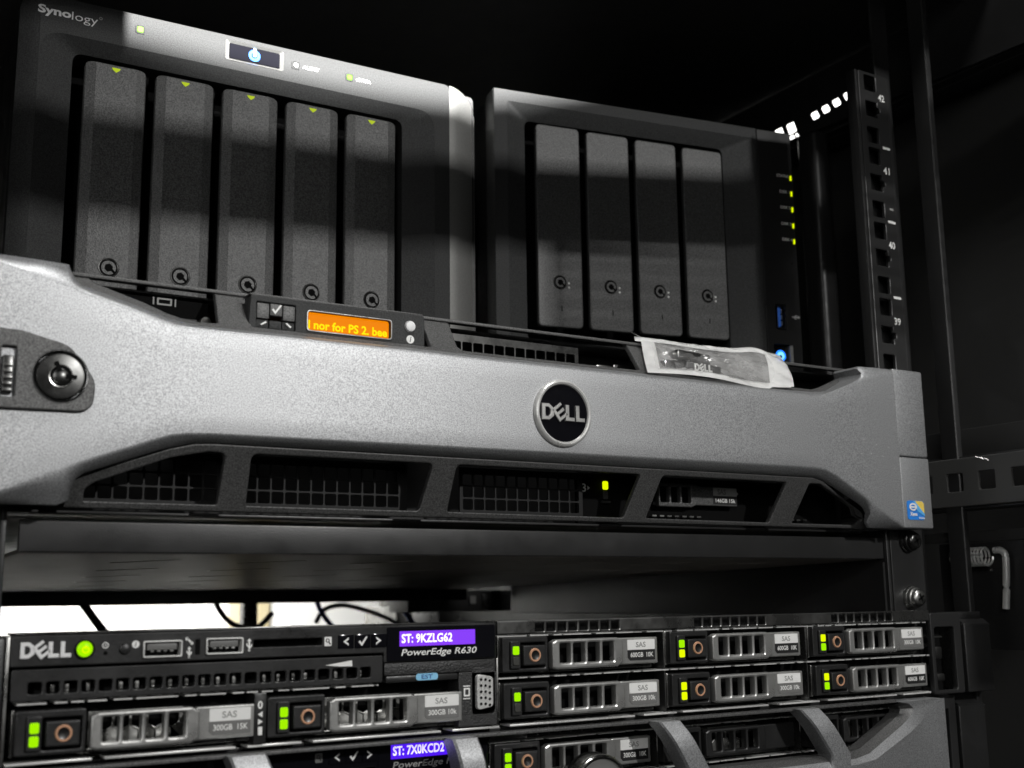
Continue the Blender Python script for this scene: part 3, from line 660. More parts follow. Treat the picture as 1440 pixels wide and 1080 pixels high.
plate('label_upper', [rect(105.9, 121.2, -70.9, -66.9)], YG-5.15, YG-4.9, 'print_grey', dc, 0); plate('label_lower', [rect(105.9, 121.2, -75, -71)], YG-5.15, YG-4.9, 'label_black', dc, 0)
text('label_lettering', 'SAS', 108.6, 114, -70.2, -67.6, YG-5.2, 'print_dark', dc, 0.02); text('label_lettering', '146GB 15k', 107.2, 120, -74.2, -72.2, YG-5.2, 'print_white', dc, 0.015)
bm = bmesh.new()
for k in range(7): addbox(bm, 70+k*4.6, 72.6+k*4.6, YG-2, YG-1, -81.6, -80.9)
for k in range(3): addbox(bm, 160+k*4.6, 162.6+k*4.6, YG-2, YG-1, -81.6, -80.9)
frombm('vent_edge', bm, 'steel', s2)
polys('bay_arrow', [[[(123.0, -70.4), (123.8, -67.2), (124.6, -67.2), (123.8, -70.4)]], [[(125.6, -70.2), (125.6, -67.6), (127.2, -68.9)]]], YG+.2, YG+.3, 'print_grey', s2)

# ================================================================== clear bag with a memory key, lying in the upper opening
bag = thing('plastic_bag', 'small clear plastic bag lying in the faceplate opening, holding a memory key', 'bag', (100, -2, -16))
# (u along the bag, v up its slope) -> rack millimetres; the bag leans back in the opening
def bagpt(u, v, off=0):
    x = 50+88*u + v*(13+2*u) + math.sin(3*v+u*7)
    zb = -18.2+1.2*math.sin(u*6.0)+(0.9 if u > .85 else 0)
    zt = 3.2+.6*u+1.6*math.exp(-((u-.78)/.1)**2)
    z = zb+(zt-zb)*v
    y = -17.5+22.0*v + 1.0*math.sin(u*9+v*4)
    return (x, y-off, z+off*0.4)
random.seed(3)
NU, NV = 34, 14
def sheet(name, u0, u1, v0, v1, bulge, m, rough=0.6, nu=NU, nv=NV):
    v = []; f = []
    ph = [random.random()*6 for _ in range(6)]
    for i in range(nu+1):
        for j in range(nv+1):
            s_, t = i/nu, j/nv; u = u0+(u1-u0)*s_; q = v0+(v1-v0)*t
            edge = (math.sin(math.pi*min(1, max(0, s_)))**.5)*(math.sin(math.pi*t)**.5) if 0 < s_ < 1 and 0 < t < 1 else 0
            wr = rough*edge*(math.sin(17*u+9*q+ph[0])+.7*abs(math.sin(31*u-14*q+ph[1]))+.5*math.sin(53*u+23*q+ph[2]))
            v.append(bagpt(u, q, bulge*edge+wr))
    for i in range(nu):
        for j in range(nv): f.append((i*(nv+1)+j, (i+1)*(nv+1)+j, (i+1)*(nv+1)+j+1, i*(nv+1)+j+1))
    return mesh(name, v, f, m, bag, True, 60)
sheet('front_film', 0.03, 0.9, 0.06, 0.95, 4.2, 'bag_film', 1.5, 60, 22)
sheet('back_film', 0.03, 0.9, 0.06, 0.95, -2.0, 'bag_back')
sheet('bottom_seal', -0.02, 1.0, -0.02, 0.13, .7, 'bag_seal', .3, 40, 4)
sheet('top_seal', -0.06, 1.0, 0.9, 1.03, .7, 'bag_seal', .4, 40, 4)
sheet('side_seal', -0.02, 0.07, 0.0, 1.0, .6, 'bag_seal', .3, 6, 14)
sheet('flap', 0.86, 1.02, 0.0, 1.0, .9, 'bag_seal', .7, 10, 14)
tail = []
for i in range(9):
    t = i/8; tail += [(66-t*13, 5.6-2*t, 3.6+2.0*t+.8*t*t), (64-t*11+3*(1-t), 3.6-1*t, 1.6+3.4*t+.8*t*t)]
mesh('torn_corner', tail, [(2*i, 2*i+2, 2*i+3, 2*i+1) for i in range(8)], 'bag_seal', bag, True)
key = thing('memory_key', 'black memory key with metal plug inside the clear plastic bag', 'usb key', (84, -8, -11))
ksx, ksy = 64, -13.5
def kb(name, x0, x1, y0, y1, z0, z1, m, bev=.6):
    bm = bmesh.new(); addbox(bm, x0, x1, y0, y1, z0, z1, bev, 2)
    rot = Matrix.Rotation(math.radians(3), 4, 'Y')
    for v_ in bm.verts: v_.co = rot @ (v_.co-Vector((66, 0, -11)))+Vector((66, 0, -11))
    return frombm(name, bm, m, key, True)
kb('body', 76, 97.5, -12.4, -5.4, -14.2, -8.8, 'black_plastic', .9)
kb('cap_clip', 71.5, 92, -11.2, -4.4, -8.6, -3.6, 'gunmetal', 1.0)
kb('plug', 64, 76, -11.4, -6.4, -13.8, -9.6, 'chrome', .5)
kb('plug_opening', 63.7, 64.3, -10.8, -7, -13.2, -10.2, 'black_void', 0)
polys('key_letters', [[[(p, q-.9) for p, q in l] for l in g] for g in word_mark(80.5, -13.0, 3.6)], -12.75, -12.4, 'bright_metal', key)

# ================================================================== shelf under that server
sh = thing('rack_shelf', 'black vented rack shelf under the large server, held by two screws at right', 'shelf', (0, 0, -102))
bm = bmesh.new(); addbox(bm, -213, 217, 0, 2, -101.3, -90.2, .8, 3); frombm('front_lip', bm, 'rack_black', sh, True)
def hplate(name, loops, z0, m, parent, th=1.6, tilt=-.022):
    me = plate_mesh(name, loops, 0, th, .2)
    for q in me.vertices: q.co = (q.co.x, q.co.z, z0+tilt*q.co.z+q.co.y)
    finish(me, parent, True, 30); return put(name, me, parent, m)
sl_ = []
for k in range(8):
    for j in range(6):
        x = -170+53*k+9.5*j; y = 62+68*j
        sl_.append(rpoly([(x, y), (x+22, y-26), (x+25, y-22.5), (x+3, y+3.5)], .8, 2))
hplate('tray', [rect(-212, 216, 3, 448, 2)] + [l for l in sl_ if max(p[0] for p in l) < 212], -101.4, 'tray_metal', sh)
box('rear_lip', -212, 216, 449, 451, -120.6, -109.5, 'rack_black', sh, .5)
def bracket(sx):
    lo, hi = sorted((sx*219.6, sx*245)); z0 = -131
    b = plate('mounting_bracket', [rect(lo, hi, z0, -84, 1.5, 3)], -2.6, -.4, 'rack_black', sh, .4)
    a, c = sorted((sx*217.2, sx*219.4)); box('bracket_side', a, c, -2.2, 380, z0, -86, 'rack_black', b, .8, 3)
    return b
bk = bracket(1); bracket(-1)
v = [(219.4, -2, -104), (219.4, -2, -131), (217, 0, -131), (216, 70, -131), (219.4, 70, -131)]
mesh('bracket_gusset', [(217, 0, -103), (217, 0, -131), (217, 90, -131), (215.6, 0, -103), (215.6, 0, -131), (215.6, 90, -131)], [(0, 1, 2), (3, 4, 5), (0, 1, 4, 3), (1, 2, 5, 4), (0, 2, 5, 3)], 'rack_black', bk)
def screw(cx, cz, m):
    s_ = ring('screw', cx, cz, [(3.0, -9.4), (4.0, -9.0), (4.6, -8.0), (4.7, -6.4)], m, sh, 26)
    ring('washer', cx, cz, [(4.7, -6.6), (5.4, -6.4), (5.6, -5.0), (5.0, -4.6), (5.9, -4.4), (6.4, -3.4), (6.4, -2.7)], m, s_, 30, False)
    for a in (0.5, 0.5+math.pi/2):
        c, q = math.cos(a), math.sin(a)
        flat('cross_slot', [[(cx+c*p-q*r, cz+q*p+c*r) for p, r in ((-2.4, -.6), (2.4, -.6), (2.4, .6), (-2.4, .6))]], -9.5, 'black_void', s_)
    return s_
screw(232.6, -121.8, 'steel'); screw(232.6, -91.8, 'gunmetal')

# ================================================================== one unit servers
def carrier_meshes():
    D = {}
    D['bracket'] = ('carrier_frame', plate_mesh('carrier_frame', [rpoly([(0, .2), (21.6, .2), (21.6, 14), (0, 14)], .8, 3), rect(8.2, 20.2, 1.6, 11.6, .6, 2)], -3.2, 8, .5), 'black_plastic')
    D['left'] = ('carrier_edge', plate_mesh('carrier_edge', [rect(-.9, 0, -.2, 14.2, .3, 2)], -.8, 8, .2), 'steel')
    D['slope'] = ('light_bezel', plate_mesh('light_bezel', [rect(3.2, 7.8, 1.6, 12.4, .6, 2)], -4.4, -2.6, .4), 'black_plastic')
    D['well'] = ('button_well', plate_mesh('button_well', [rect(8.0, 20.4, 1.2, 12.0)], 2, 4, 0), 'black_void')
    D['button'] = ('release_button', plate_mesh('release_button', [rect(9.0, 19.6, 2.6, 10.6, .5, 2)], -4.6, 3, .6), 'black_plastic')
    hs = [(26.4, 31.6), (33.0, 38.8), (40.4, 46.2), (47.9, 53.4)]
    D['handle'] = ('handle_grille', plate_mesh('handle_grille', [rpoly([(22.6, 1.4), (24.8, .6), (55.4, .6), (58.4, 2.0), (58.4, 11.0), (55.6, 12.5), (24.8, 12.5), (22.6, 11.4)], .5, 2)] + [rect(a, b, 3.0, 10.9, .6, 2) for a, b in hs], -5.0, -1.2, .8), 'carrier_silver')
    D['tail'] = ('handle_tail', plate_mesh('handle_tail', [rect(57.6, 78.4, 1.1, 12.1, .5, 2)], -2.6, 0, .5), 'carrier_silver')
    D['inner'] = ('honeycomb', plate_mesh('honeycomb', [rect(24, 55.5, 1.6, 12)] + hexgrid(26.5, 53.5, 3.6, 11.5, 5.6, .8), 5.4, 6.0, .1), 'steel')
    D['lab1'] = ('label_upper', plate_mesh('label_upper', [rect(62.2, 76.8, 7.0, 11.2, .3, 2)], -2.78, -2.6, 0), 'label_white')
    D['lab2'] = ('label_lower', plate_mesh('label_lower', [rpoly([(62.2, 6.9), (62.2, 3.8), (63.4, 2.6), (76.8, 2.6), (76.8, 6.9)], .2, 2)], -2.78, -2.6, 0), 'label_grey')
    D['under'] = ('carrier_rail', plate_mesh('carrier_rail', [rect(20, 78, -.6, .5)], 1.5, 9, .1), 'steel_dark')
    out = {}
    for k, (n, me, m) in D.items():
        for q in me.vertices: q.co = Vector(q.co)*S
        for p in me.polygons: p.use_smooth = True
        try: me.set_sharp_from_angle(angle=math.radians(30))
        except Exception: pass
        me.materials.append(MATS[m]); out[k] = (n, me)
    return out
CM = carrier_meshes()
def prof_mesh(name, cx, cz, prof, m, n=28, cap=False):
    o = ring(name, cx, cz, prof, m, None, n, cap); me = o.data; bpy.data.objects.remove(o); return me
RINGM = prof_mesh('button_ring', 14.4, 6.7, [(1.75, -4.3), (1.95, -5.1), (2.5, -5.1), (2.75, -4.6)], 'copper_ring')
CUPM = prof_mesh('button_cup', 14.4, 6.7, [(.0, -4.7), (1.2, -4.75), (1.8, -4.9)], 'gunmetal')
LEDM = {}
for mm in ('led_green', 'led_off', 'led_yellow'):
    for q, (a, b) in enumerate(((7.1, 10.4), (3.0, 6.3))):
        me = plate_mesh('activity_light', [rect(4.1, 6.9, a, b, .6, 3)], -4.9, -4.2, .2)
        for k in me.vertices: k.co = Vector(k.co)*S
        me.materials.append(MATS[mm]); LEDM[(mm, q)] = me
def carrier(srv, x, y, z, cap, up, lo, lower_dark=False, blank=False):
    """hot-swap drive carrier; its left bottom front corner at x, y, z in rack millimetres"""
    L = (Vector((x, y, z))-org(srv))
    c = put('drive_carrier', CM['bracket'][1], srv, None, L)
    for k in ('left', 'slope', 'well', 'button', 'handle', 'tail', 'inner', 'under', 'lab1', 'lab2'):
        if blank and k in ('lab1', 'lab2', 'left', 'button', 'well', 'slope'): continue
        if k == 'inner' and not blank and x > -100: continue
        me = CM[k][1]
        o = put(CM[k][0], me, c)
        if blank and k in ('handle', 'tail'):
            o.data = me.copy(); o.data.materials.clear(); o.data.materials.append(MATS['black_plastic'])
        if k == 'lab2' and lower_dark:
            o.data = me.copy(); o.data.materials.clear(); o.data.materials.append(MATS['label_black'])
    if blank: return c
    put('button_ring', RINGM, c); put('button_cup', CUPM, c)
    put('activity_light', LEDM[(up, 0)], c); put('activity_light', LEDM[(lo, 1)], c)
    ORG['_zero'] = Vector((0, 0, 0))
    for s_, a, b, p, q, mm in (('SAS', 66.6, 71.8, 8.0, 10.2, 'print_grey'), (cap, 63.6, 75.8, 3.9, 5.9, 'print_white')):
        o = text('label_lettering', s_, a, b, p, q, -2.82, mm, None, 0.015); o.parent = c
    return c
def usb_a(srv, x, z, y):
    u = plate('usb_port', [rect(x, x+13.2, z, z+5.6, .6, 2), rect(x+.55, x+12.65, z+.55, z+5.05, .4, 2)], y-.9, y+8, 'bright_metal', srv, .18)
    o = org(srv)
    mesh('port_back', [(x+.3, y+3, z+.3), (x+12.9, y+3, z+.3), (x+12.9, y+3, z+5.3), (x+.3, y+3, z+5.3)], [(0, 1, 2, 3)], 'black_void', u)
    box('port_tongue', x+1.6, x+11.6, y+.2, y+4, z+2.5, z+4.6, 'label_grey', u, .2)
    for k in range(4): box('contact', x+2.8+k*2.2, x+3.9+k*2.2, y+.6, y+3, z+1.9, z+2.4, 'steel', u, 0)
    return u
def one_unit(label, dy, dz, lcd_mat, serial, drives, full=True):
    s = thing('rack_server', label, 'server', (0, 20+dy, -169+dz))
    Y = -24+dy
    Zc = lambda z: z+dz
    box('chassis', -217, 219.4, Y+10, 690, Zc(-168.6), Zc(-146), 'steel_dark', s, .5)
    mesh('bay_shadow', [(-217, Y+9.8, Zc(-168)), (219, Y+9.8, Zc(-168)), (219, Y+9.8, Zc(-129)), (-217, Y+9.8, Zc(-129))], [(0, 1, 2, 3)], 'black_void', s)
    # control strip
    cp = plate('control_panel', [rpoly([(-217, Zc(-138.6)), (-86.6, Zc(-138.6)), (-86.6, Zc(-142.1)), (-37.6, Zc(-142.1)), (-37.6, Zc(-128.4)), (-217, Zc(-128.8))], [.8, 0, 0, .3, .8, .8], 3)] + ([rect(-175.5, -162.5, Zc(-137.0), Zc(-131.6), .5, 2), rect(-154.1, -141.1, Zc(-136.7), Zc(-131.3), .5, 2), rect(-137, -111.3, Zc(-134.9), Zc(-132.4), .4, 2)] if full else []), Y, Y+9, 'black_gloss' if not full else 'black_plastic', s, .4)
    box('panel_lip', -217, -37.6, Y+.4, Y+9, Zc(-128.6), Zc(-127.9), 'gunmetal', cp, .2)
    ds = plate('display_panel', [rect(-85.4, -38.2, Zc(-141.7), Zc(-129.2), .5, 2)], Y-.35, Y+1, 'black_gloss', s, .15)
    lc_ = plate('display', [rect(-80.2, -47.4, Zc(-136.4), Zc(-130.8), .2, 2)], Y-.45, Y-.3, lcd_mat, ds, 0)
    text('display_lettering', serial, -79.4, -57.6, Zc(-135.2), Zc(-131.8), Y-.5, 'lcd_white', ds, 0.02)
    text('model_lettering', 'PowerEdge R630', -79.5, -46.7, Zc(-140.6), Zc(-137.4), Y-.4, 'print_white' if full else 'print_grey', ds, 0.012, 0.2)
    for k, x in enumerate((-102.0, -95.3, -88.7)):
        ky = box('key', x-3.1, x+3.1, Y-.6, Y+2, Zc(-136.4), Zc(-131.4), 'black_gloss', cp, .35)
        g = (chevron(x-.2, Zc(-133.9), 3.0, 1), check_mark(x-.2, Zc(-134.0), 3.4), chevron(x-.3, Zc(-133.9), 3.0, -1))[k]
        polys('key_mark', [g], Y-.8, Y-.65, 'print_white', ky)
    mg = plate('service_mark', [rect(-110.4, -107.6, Zc(-135.3), Zc(-132.0), .4, 2)], Y-.12, Y+.1, 'print_white' if full else 'print_dim', cp, 0)
    polys('service_glass', [[circ(-109.2, Zc(-133.3), .75, 12), circ(-109.2, Zc(-133.3), .45, 10)], [[(-108.9, Zc(-133.9)), (-108.6, Zc(-133.6)), (-107.9, Zc(-134.6)), (-108.3, Zc(-134.9))]]], Y-.22, Y-.14, 'label_black', mg)
    if full:
        polys('maker_letters', word_mark(-214.2, Zc(-135.9), 5.05), Y-.7, Y, 'brand_silver', cp, .15)
        pwb = ring('power_button', -194.4, Zc(-133.5), [(0, Y-.9), (1.9, Y-.8), (2.5, Y-.4)], 'led_green', s, 26, False)
        ring('power_ring', -194.4, Zc(-133.5), [(2.5, Y-.3), (2.7, Y-.9), (3.1, Y-.9), (3.2, Y)], 'black_gloss', pwb, 26, False)
        flat('power_symbol', [circ(-194.2, Zc(-133.7), 1.2, 16), circ(-194.2, Zc(-133.7), .8, 14)], Y-1.0, 'led_yellow', pwb)
        flat('power_symbol', [rect(-194.4, -194.0, Zc(-133.6), Zc(-132.3))], Y-1.05, 'led_yellow', pwb)
        polys('warning_mark', [[circ(-187.8, Zc(-132.5), 1.05, 16), circ(-187.8, Zc(-132.5), .75, 14)], chevron(-187.8, Zc(-132.5), 1.0, 1)], Y-.12, Y, 'print_white', cp)
        ring('pin_hole', -187.7, Zc(-135.0), [(0, Y-.1), (.7, Y-.12)], 'black_void', cp, 14, False)
        ring('id_button', -181.5, Zc(-133.9), [(1.3, Y-.9), (1.7, Y-.7), (1.9, Y)], 'black_plastic', cp, 20)
        im = ring('info_mark', -178.0, Zc(-132.5), [(1.25, Y-.15), (1.25, Y)], 'print_white', cp, 18); text('info_letter', 'i', -178.3, -177.8, Zc(-133.3), Zc(-131.7), Y-.2, 'label_black', cp, .02, .2)
        usb_a(s, -175.6, Zc(-137.1), Y); usb_a(s, -154.2, Zc(-136.8), Y)
        polys('usb_symbol', trident(-159.9, Zc(-135.7), 3.8), Y-.12, Y, 'print_white', cp)
        polys('usb_symbol', trident(-138.7, Zc(-133.9), 4.4), Y-.12, Y, 'print_white', cp)
        polys('wrench_mark', [[[(-161, Zc(-131.0)), (-160.4, Zc(-130.8)), (-158.9, Zc(-132.5)), (-159.5, Zc(-132.9))]], [circ(-160.8, Zc(-131.2), .6, 8)], [circ(-159.1, Zc(-132.7), .55, 8)]], Y-.12, Y, 'print_white', cp)
        flat('port_hole', [rect(-157.9, -156.2, Zc(-136.6), Zc(-131.4), .3, 2)], Y-.1, 'black_void', cp)
        box('card_slot', -138, -110.3, Y+6, Y+7, Zc(-135.9), Zc(-131.4), 'black_void', cp, 0)
        # perforated blank under it
        holes = [rect(-211.2+5.48*i, -207.0+5.48*i, Zc(-147.2), Zc(-143.4), .8, 3) for i in range(22)]
        ob = plate('drive_blank', [rect(-216.3, -87.0, Zc(-149.2), Zc(-139.4), .6, 2)] + holes, Y-.2, Y+1.4, 'rack_black', s, .3)
        box('blank_backing', -216, -88, Y+7, Y+8, Zc(-149), Zc(-140), 'black_void', ob, 0)
        for i in range(22):
            if i in (0, 4, 13, 18, 20): continue
            x = -211.2+5.48*i+0.6+1.6*random.random(); box('connector_pin', x, x+1.3, Y+3, Y+7, Zc(-147), Zc(-144.6+random.random()), 'steel', ob, .1)
        flat('torn_label', [[(-110.2, Zc(-142.1)), (-104.0, Zc(-141.3)), (-99.6, Zc(-140.7)), (-99.4, Zc(-142.8)), (-104.5, Zc(-142.7))]], Y-.35, 'label_white', ob)
        ms = box('service_strip', -86.2, -37.8, Y+.2, Y+9, Zc(-146.9), Zc(-142.4), 'black_texture', s, .3)
        pt = box('pull_tag', -85.6, -55, Y-.1, Y+8, Zc(-149.6), Zc(-147.2), 'black_plastic', s, .5)
        plate('tag_sticker', [rect(-73.2, -63.8, Zc(-149.2), Zc(-146.7), 1.2, 4)], Y-.35, Y-.1, 'tag_blue', pt, 0)
        text('tag_lettering', 'EST', -70.9, -66.2, Zc(-148.7), Zc(-147.1), Y-.4, 'tag_navy', pt, .01)
        vb = plate('vga_block', [rect(-54.6, -37.4, Zc(-167.6), Zc(-147.1), .6, 2), rect(-48.4, -38.7, Zc(-163.2), Zc(-146.9+1.2), 1.2, 3)], Y, Y+9, 'black_texture', s, .3)
        mesh('port_recess', [(-49, Y+4, Zc(-164)), (-38, Y+4, Zc(-164)), (-38, Y+4, Zc(-145)), (-49, Y+4, Zc(-145))], [(0, 1, 2, 3)], 'black_void', vb)
        vp = plate('vga_port', [rpoly([(-47.3, Zc(-161.6)), (-40.0, Zc(-160.4)), (-40.0, Zc(-149.2)), (-47.3, Zc(-147.8))], 1.6, 5)], Y-1.6, Y+4, 'bright_metal', s, .3)
        cols_ = ((-45.6, 5, -150.0), (-43.6, 5, -151.0), (-41.7, 5, -150.6))
        for cx, n_, zz in cols_:
            for k in range(n_):
                flat('pin_socket', [circ(cx, Zc(zz-2.3*k+(.9 if cx == -43.6 else 0)), .55, 10)], Y-1.75, 'black_void', vp)
        polys('monitor_symbol', [[rect(-52.4, -49.7, Zc(-156.2), Zc(-153.0), .3, 2), rect(-51.8, -50.3, Zc(-155.6), Zc(-153.6), .2, 2)], [rect(-52.6, -49.6, Zc(-152.5), Zc(-152.1))], [rect(-52.6, -49.6, Zc(-157.2), Zc(-156.8))]], Y-.12, Y, 'print_white', vb)
        dv = box('bay_divider', -136.4, -131.9, Y-.4, Y+9, Zc(-167.8), Zc(-150.6), 'black_plastic', s, .4)
        text('bay_number', '0', -135.2, -133.4, Zc(-156.0), Zc(-153.2), Y-.5, 'print_white', dv, .03); text('bay_number', '1', -134.9, -133.4, Zc(-164.8), Zc(-162.0), Y-.5, 'print_white', dv, .03)
        polys('bay_arrows', [[[(-135.2, Zc(-157.8)), (-133.4, Zc(-156.8)), (-133.4, Zc(-158.8))]], [[(-133.2, Zc(-160.3)), (-135.0, Zc(-159.3)), (-135.0, Zc(-161.3))]]], Y-.6, Y-.5, 'print_white', dv)
    # slotted bar over the drive columns
    hl = []
    for a in (-18.9, 64.6, 149.8): hl += [rect(a+5.45*i, a+5.45*i+4.1, Zc(-132.4), Zc(-128.9), .3, 2) for i in range(8)]
    tb = plate('top_bar', [rect(-37.0, 219.8, Zc(-133.3), Zc(-127.9), .4, 2)] + hl, Y, Y+1.8, 'steel_dark' if full else 'black_plastic', s, .5)
    mesh('bar_backing', [(-37, Y+6, Zc(-133)), (219, Y+6, Zc(-133)), (219, Y+6, Zc(-128.4)), (-37, Y+6, Zc(-128.4))], [(0, 1, 2, 3)], 'black_void', tb)
    # pressed metal edges: between the rows, over the lower bays, along the bottom
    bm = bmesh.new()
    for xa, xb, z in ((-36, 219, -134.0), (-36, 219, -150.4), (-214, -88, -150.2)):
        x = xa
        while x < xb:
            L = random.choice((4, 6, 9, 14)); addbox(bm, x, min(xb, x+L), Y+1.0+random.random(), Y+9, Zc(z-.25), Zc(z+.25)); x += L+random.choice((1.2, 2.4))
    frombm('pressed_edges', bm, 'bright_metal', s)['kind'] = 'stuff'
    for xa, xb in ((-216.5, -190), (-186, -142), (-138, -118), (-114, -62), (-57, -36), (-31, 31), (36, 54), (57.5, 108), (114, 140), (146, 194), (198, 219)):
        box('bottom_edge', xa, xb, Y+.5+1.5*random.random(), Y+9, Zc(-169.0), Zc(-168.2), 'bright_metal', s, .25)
    box('side_edge', -218.2, -217.2, Y+.2, Y+20, Zc(-168.6), Zc(-129), 'steel', s, .3)
    box('column_edge', -37.3, -36.6, Y+.2, Y+9, Zc(-167.6), Zc(-142.3), 'steel', s, .2)
    for x in (48.6, 134.0): box('column_edge', x-.4, x+.3, Y+2, Y+9, Zc(-167.6), Zc(-134), 'steel_dark', s, .1)
    for d in drives: carrier(s, d[0], Y+2.4, Zc(d[1]), *d[2:])
    # right hand latch ear
    er = plate('latch_ear', [rect(220.2, 243.6, Zc(-170), Zc(-129.4), 1.2, 3), rect(222.8, 238, Zc(-168), Zc(-136.6), 1.5, 3)], Y, Y+3, 'rack_black', s, .5)
    mesh('ear_recess', [(221, Y+9, Zc(-170)), (240, Y+9, Zc(-170)), (240, Y+9, Zc(-134)), (221, Y+9, Zc(-134))], [(0, 1, 2, 3)], 'black_void', er)
    box('ear_wall', 238.2, 239.4, Y+.8, Y+9, Zc(-168), Zc(-136.6), 'gunmetal', er, .3)
    box('latch_hook', 224, 229, Y+1, Y+8, Zc(-152.6), Zc(-146.4), 'gunmetal', er, .8); box('latch_hook', 223.6, 231, Y+2, Y+8, Zc(-142), Zc(-141.2), 'steel_dark', er, .2)
    box('latch_hook', 224.6, 230.4, Y+1.4, Y+8, Zc(-163.6), Zc(-159.8), 'gunmetal', er, .9)
    hd = box('latch_handle', 245.0, 265.6, Y-1.2, Y+14, Zc(-170), Zc(-135.2), 'black_plastic', s, 1.0, 3)
    mesh('handle_bevel', [(244.9, Y+3, Zc(-133.0)), (265.8, Y+3, Zc(-133.0)), (265.8, Y-1.4, Zc(-136.2)), (246.6, Y-1.4, Zc(-136.2)), (244.9, Y+12, Zc(-133.0)), (265.8, Y+12, Zc(-133.0))], [(0, 1, 2, 3), (0, 1, 5, 4)], 'rack_black', hd)
    box('handle_top', 244.2, 264.6, Y+3.2, Y+16, Zc(-133.2), Zc(-129.4), 'rack_black', hd, .6)
    box('latch_ear', -241, -218.6, Y+.5, Y+12, Zc(-170), Zc(-129.4), 'rack_black', s, 1)
    return s
G, O = 'led_green', 'led_off'
YL = 'led_yellow'
zT, zB = -148.3, -166.2
srvA = one_unit('one unit server without faceplate, showing its full row of silver drive carriers', 0, 0, 'lcd_violet', 'ST: 9KZLG62',
    [(-214.4, zB, '300GB  15K', G, G), (-131.6, zB, '300GB 10k', G, G), (-35.2, zT, '600GB  10K', G, O, True), (-34.8, zB, '300GB 10k', G, O),
     (49.6, zT, '600GB  10K', G, YL, True), (50.0, zB, '300GB 10k', YL, YL), (135.6, zT, '300GB  10K', YL, G), (136.4, zB, '600GB  10K', YL, G, True)])
srvB = one_unit('lowest server at the bottom edge, behind a faceplate, blue serial number display', 7, -41.6, 'lcd_blue', 'ST: 7X0KCD2',
    [(-35.2, zT, '300GB  10K', G, G, True), (49.6, zT, '', O, O, False, True), (135.6, zT, '', O, O, False, True)], False)
text('bay_number', '4', 112, 113.2, -183.4, -181, -16, 'print_grey', srvB, .02)

# ================================================================== faceplate of the lowest server
f2 = thing('server_faceplate', 'lower silver faceplate with slanted ribs at the bottom edge, cut by the frame', 'faceplate', (0, -34, -212))
yb = lambda x: -38+8.5*(abs(x)/219.0)**2
bwarp = lambda x, y, z: (x, y+yb(x), z)
def rib(xt, xb_, w_, z0=-212, z1=-170.6):
    n = 10; v = []; f = []
    for i in range(n+1):
        t = i/n; z = z1+(z0-z1)*t
        sft = (xb_-xt)*min(1, t*2.0); yy = yb(xt)+(3.5*(1-t*4)**2 if t < .25 else 0)
        v += [(xt+sft, yy+9, z), (xt+sft, yy+.9, z), (xt+sft+.9, yy, z), (xt+sft+w_-.9, yy, z), (xt+sft+w_, yy+.9, z), (xt+sft+w_, yy+9, z)]
    for i in range(n):
        for j in range(5): f.append((i*6+j, i*6+6+j, i*6+7+j, i*6+1+j))
    f.append(tuple(range(6))); f.append(tuple(n*6+j for j in range(6)))
    return mesh('rib', v, f, 'silver_paint', f2, True, 30)
rib(-147, -141, 13.5); rib(-62.5, -59, 11); rib(35, 47.6, 11.5); rib(118, 133, 12.5)
plate('top_rail', [rect(-219, 187, -171.7, -170.3, .3, 2)], 4, 9, 'graphite_paint', f2, .4, bwarp)
rim = [(-150, -194.4), (150, -194.4), (160, -192.8), (186, -181.6), (193.8, -177.4), (195.2, -174.6), (192, -172.2), (186, -171.2)]
inr = [(-150, -192.0), (149, -192.0), (157.6, -190.8), (182, -180.2), (188.6, -176.8), (189.6, -174.8), (187.6, -173.2), (184, -172.6)]
v = []; f = []
for (x, z), (xi, zi) in zip(rim, inr):
    v += [(x, yb(x)+.6, z), (x*.7+xi*.3, yb(x)+1.2, z*.7+zi*.3), (xi, yb(xi)+4.4, zi), (xi, yb(xi)+11, zi)]
for i in range(len(rim)-1):
    for j in range(3): f.append((i*4+j, i*4+4+j, i*4+5+j, i*4+1+j))
mesh('opening_rim', v, f, 'graphite_paint', f2, True, 25)
# band below the opening and corner piece, folded along a ridge
ridge = [(-150, -196.8), (150, -196.8), (163, -195.4), (190, -185.2), (205, -178.2), (219.2, -171.4), (219.3, -171.2), (219.4, -171.0)]
v = []; f = []
for (x, z), (xr, zr) in zip(rim, ridge):
    v += [(x, yb(x)+.6, z), (xr, yb(xr)-.9 if xr < 200 else yb(xr)-.2, zr), (min(219.4, xr), yb(xr)-.5, -212), (min(219.4, xr), yb(xr)+8, -212)]
for i in range(len(rim)-1):
    for j in range(3):
        q = (i*4+j, i*4+4+j, i*4+5+j, i*4+1+j); f.append(q)
mesh('corner_shell', v, f, 'silver_paint', f2, True, 12)
mesh('corner_side', [(219.4, yb(219)-.2, -171.2), (219.4, yb(219)-.5, -212), (219.4, -18, -212), (219.4, -18, -171.2), (186, yb(186)+.6, -171.2), (186, -18, -171.2)], [(0, 1, 2, 3), (0, 3, 5, 4)], 'silver_paint', f2)
b2 = ring('badge', 0, -193.4, [(0, -40.2), (11.4, -40.2), (11.4, -38)], 'label_grey', f2, 44, False)
ring('badge_ring', 0, -193.4, [(11.2, -40.0), (11.6, -40.9), (12.4, -41.2), (13.2, -40.7), (13.6, -39.6), (13.8, -33)], 'steel', b2, 52, False)

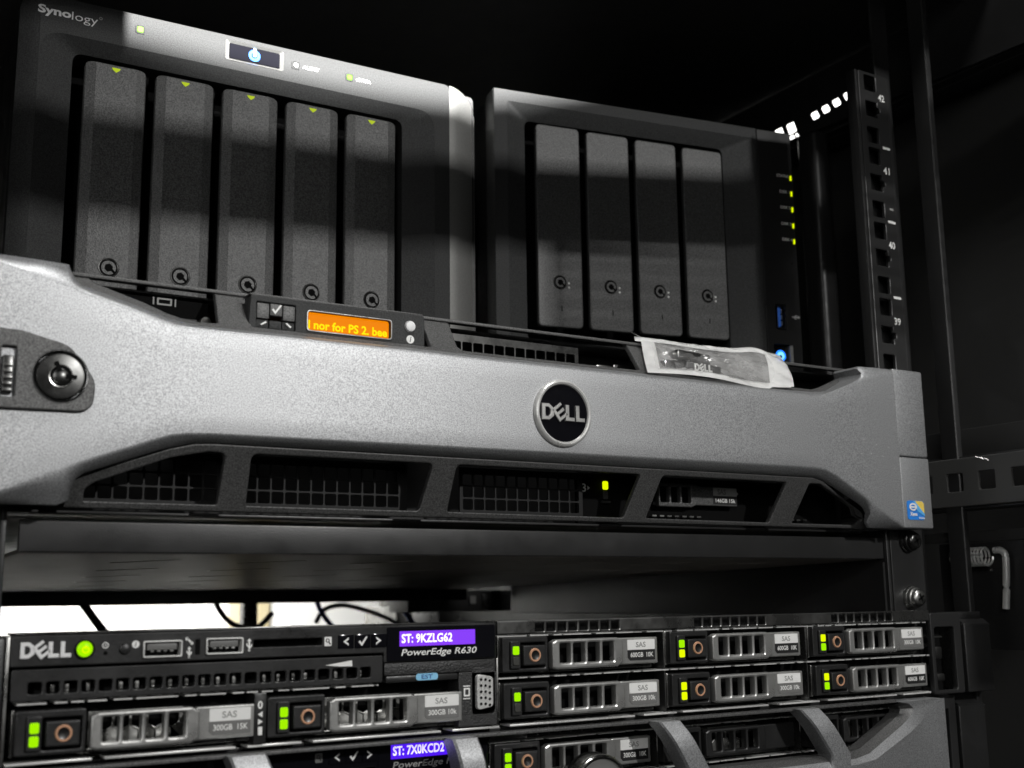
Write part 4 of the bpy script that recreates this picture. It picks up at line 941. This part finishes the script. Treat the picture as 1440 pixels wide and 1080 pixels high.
# ================================================================== things seen through the gap to the rear
def cable(label, pts, r, m, group=None):
    c = tube('cable', spline(pts, 8), r, m, None, 8); tag(c, label, 'cable', group)
cable('black cable drooping across the bright gap at far left', [(-90, 520, -95), (-86, 522, -112), (-74, 526, -128), (-58, 530, -150), (-52, 530, -180)], 3.4, 'cable_black')
cable('thin black cable curving beside the dark upright in the gap', [(30, 560, -108), (38, 562, -125), (52, 566, -138), (74, 572, -142), (92, 580, -130)], 2.4, 'cable_black')
cable('grey cable arching in front of the pale cabinet', [(150, 620, -140), (158, 620, -128), (178, 622, -124), (206, 626, -130), (232, 630, -139), (250, 632, -150)], 2.2, 'cable_grey')
cable('blue cable hanging next to the grey arch', [(146, 610, -118), (150, 610, -128), (160, 612, -140), (172, 614, -152)], 2.4, 'cable_blue')
cable('short blue cable bundle near the black connector', [(236, 620, -112), (240, 622, -126), (250, 624, -138), (258, 626, -150)], 3.0, 'cable_blue')
upr = box('cabinet_upright', 104, 118, 690, 704, -320, 60, 'gunmetal', None, 1); tag(upr, 'dark grey upright crossing the bright gap behind the shelf', 'upright')
pc = thing('power_cabinet', 'pale wall box with a beige door beyond the dark upright', 'wall box', (230, 1150, -330))
box('body', 190, 470, 1150, 1260, -330, -20, 'wall_paint', pc, 3); box('door', 240, 296, 1144, 1150, -320, -40, 'box_beige', pc, 1)
ps = thing('power_strip', 'black power strip with pale rocker under the rear of the shelf', 'power strip', (290, 560, -128))
box('body', 196, 380, 520, 560, -131, -112, 'cable_black', ps, 2); box('rocker', 258, 264, 517, 521, -124, -117, 'print_grey', ps, .6); box('socket', 272, 300, 517.5, 521, -127, -115, 'black_plastic', ps, 1); box('indicator', 304, 330, 517, 521, -127, -124, 'steel_dark', ps, .4)
cb = thing('junction_box', 'grey metal box showing past the power strip at the end of the gap', 'metal box', (380, 760, -190))
box('body', 282, 470, 720, 800, -190, -127, 'steel_dark', cb, 2); box('cover', 300, 440, 716, 720, -184, -133, 'carrier_silver', cb, 1)
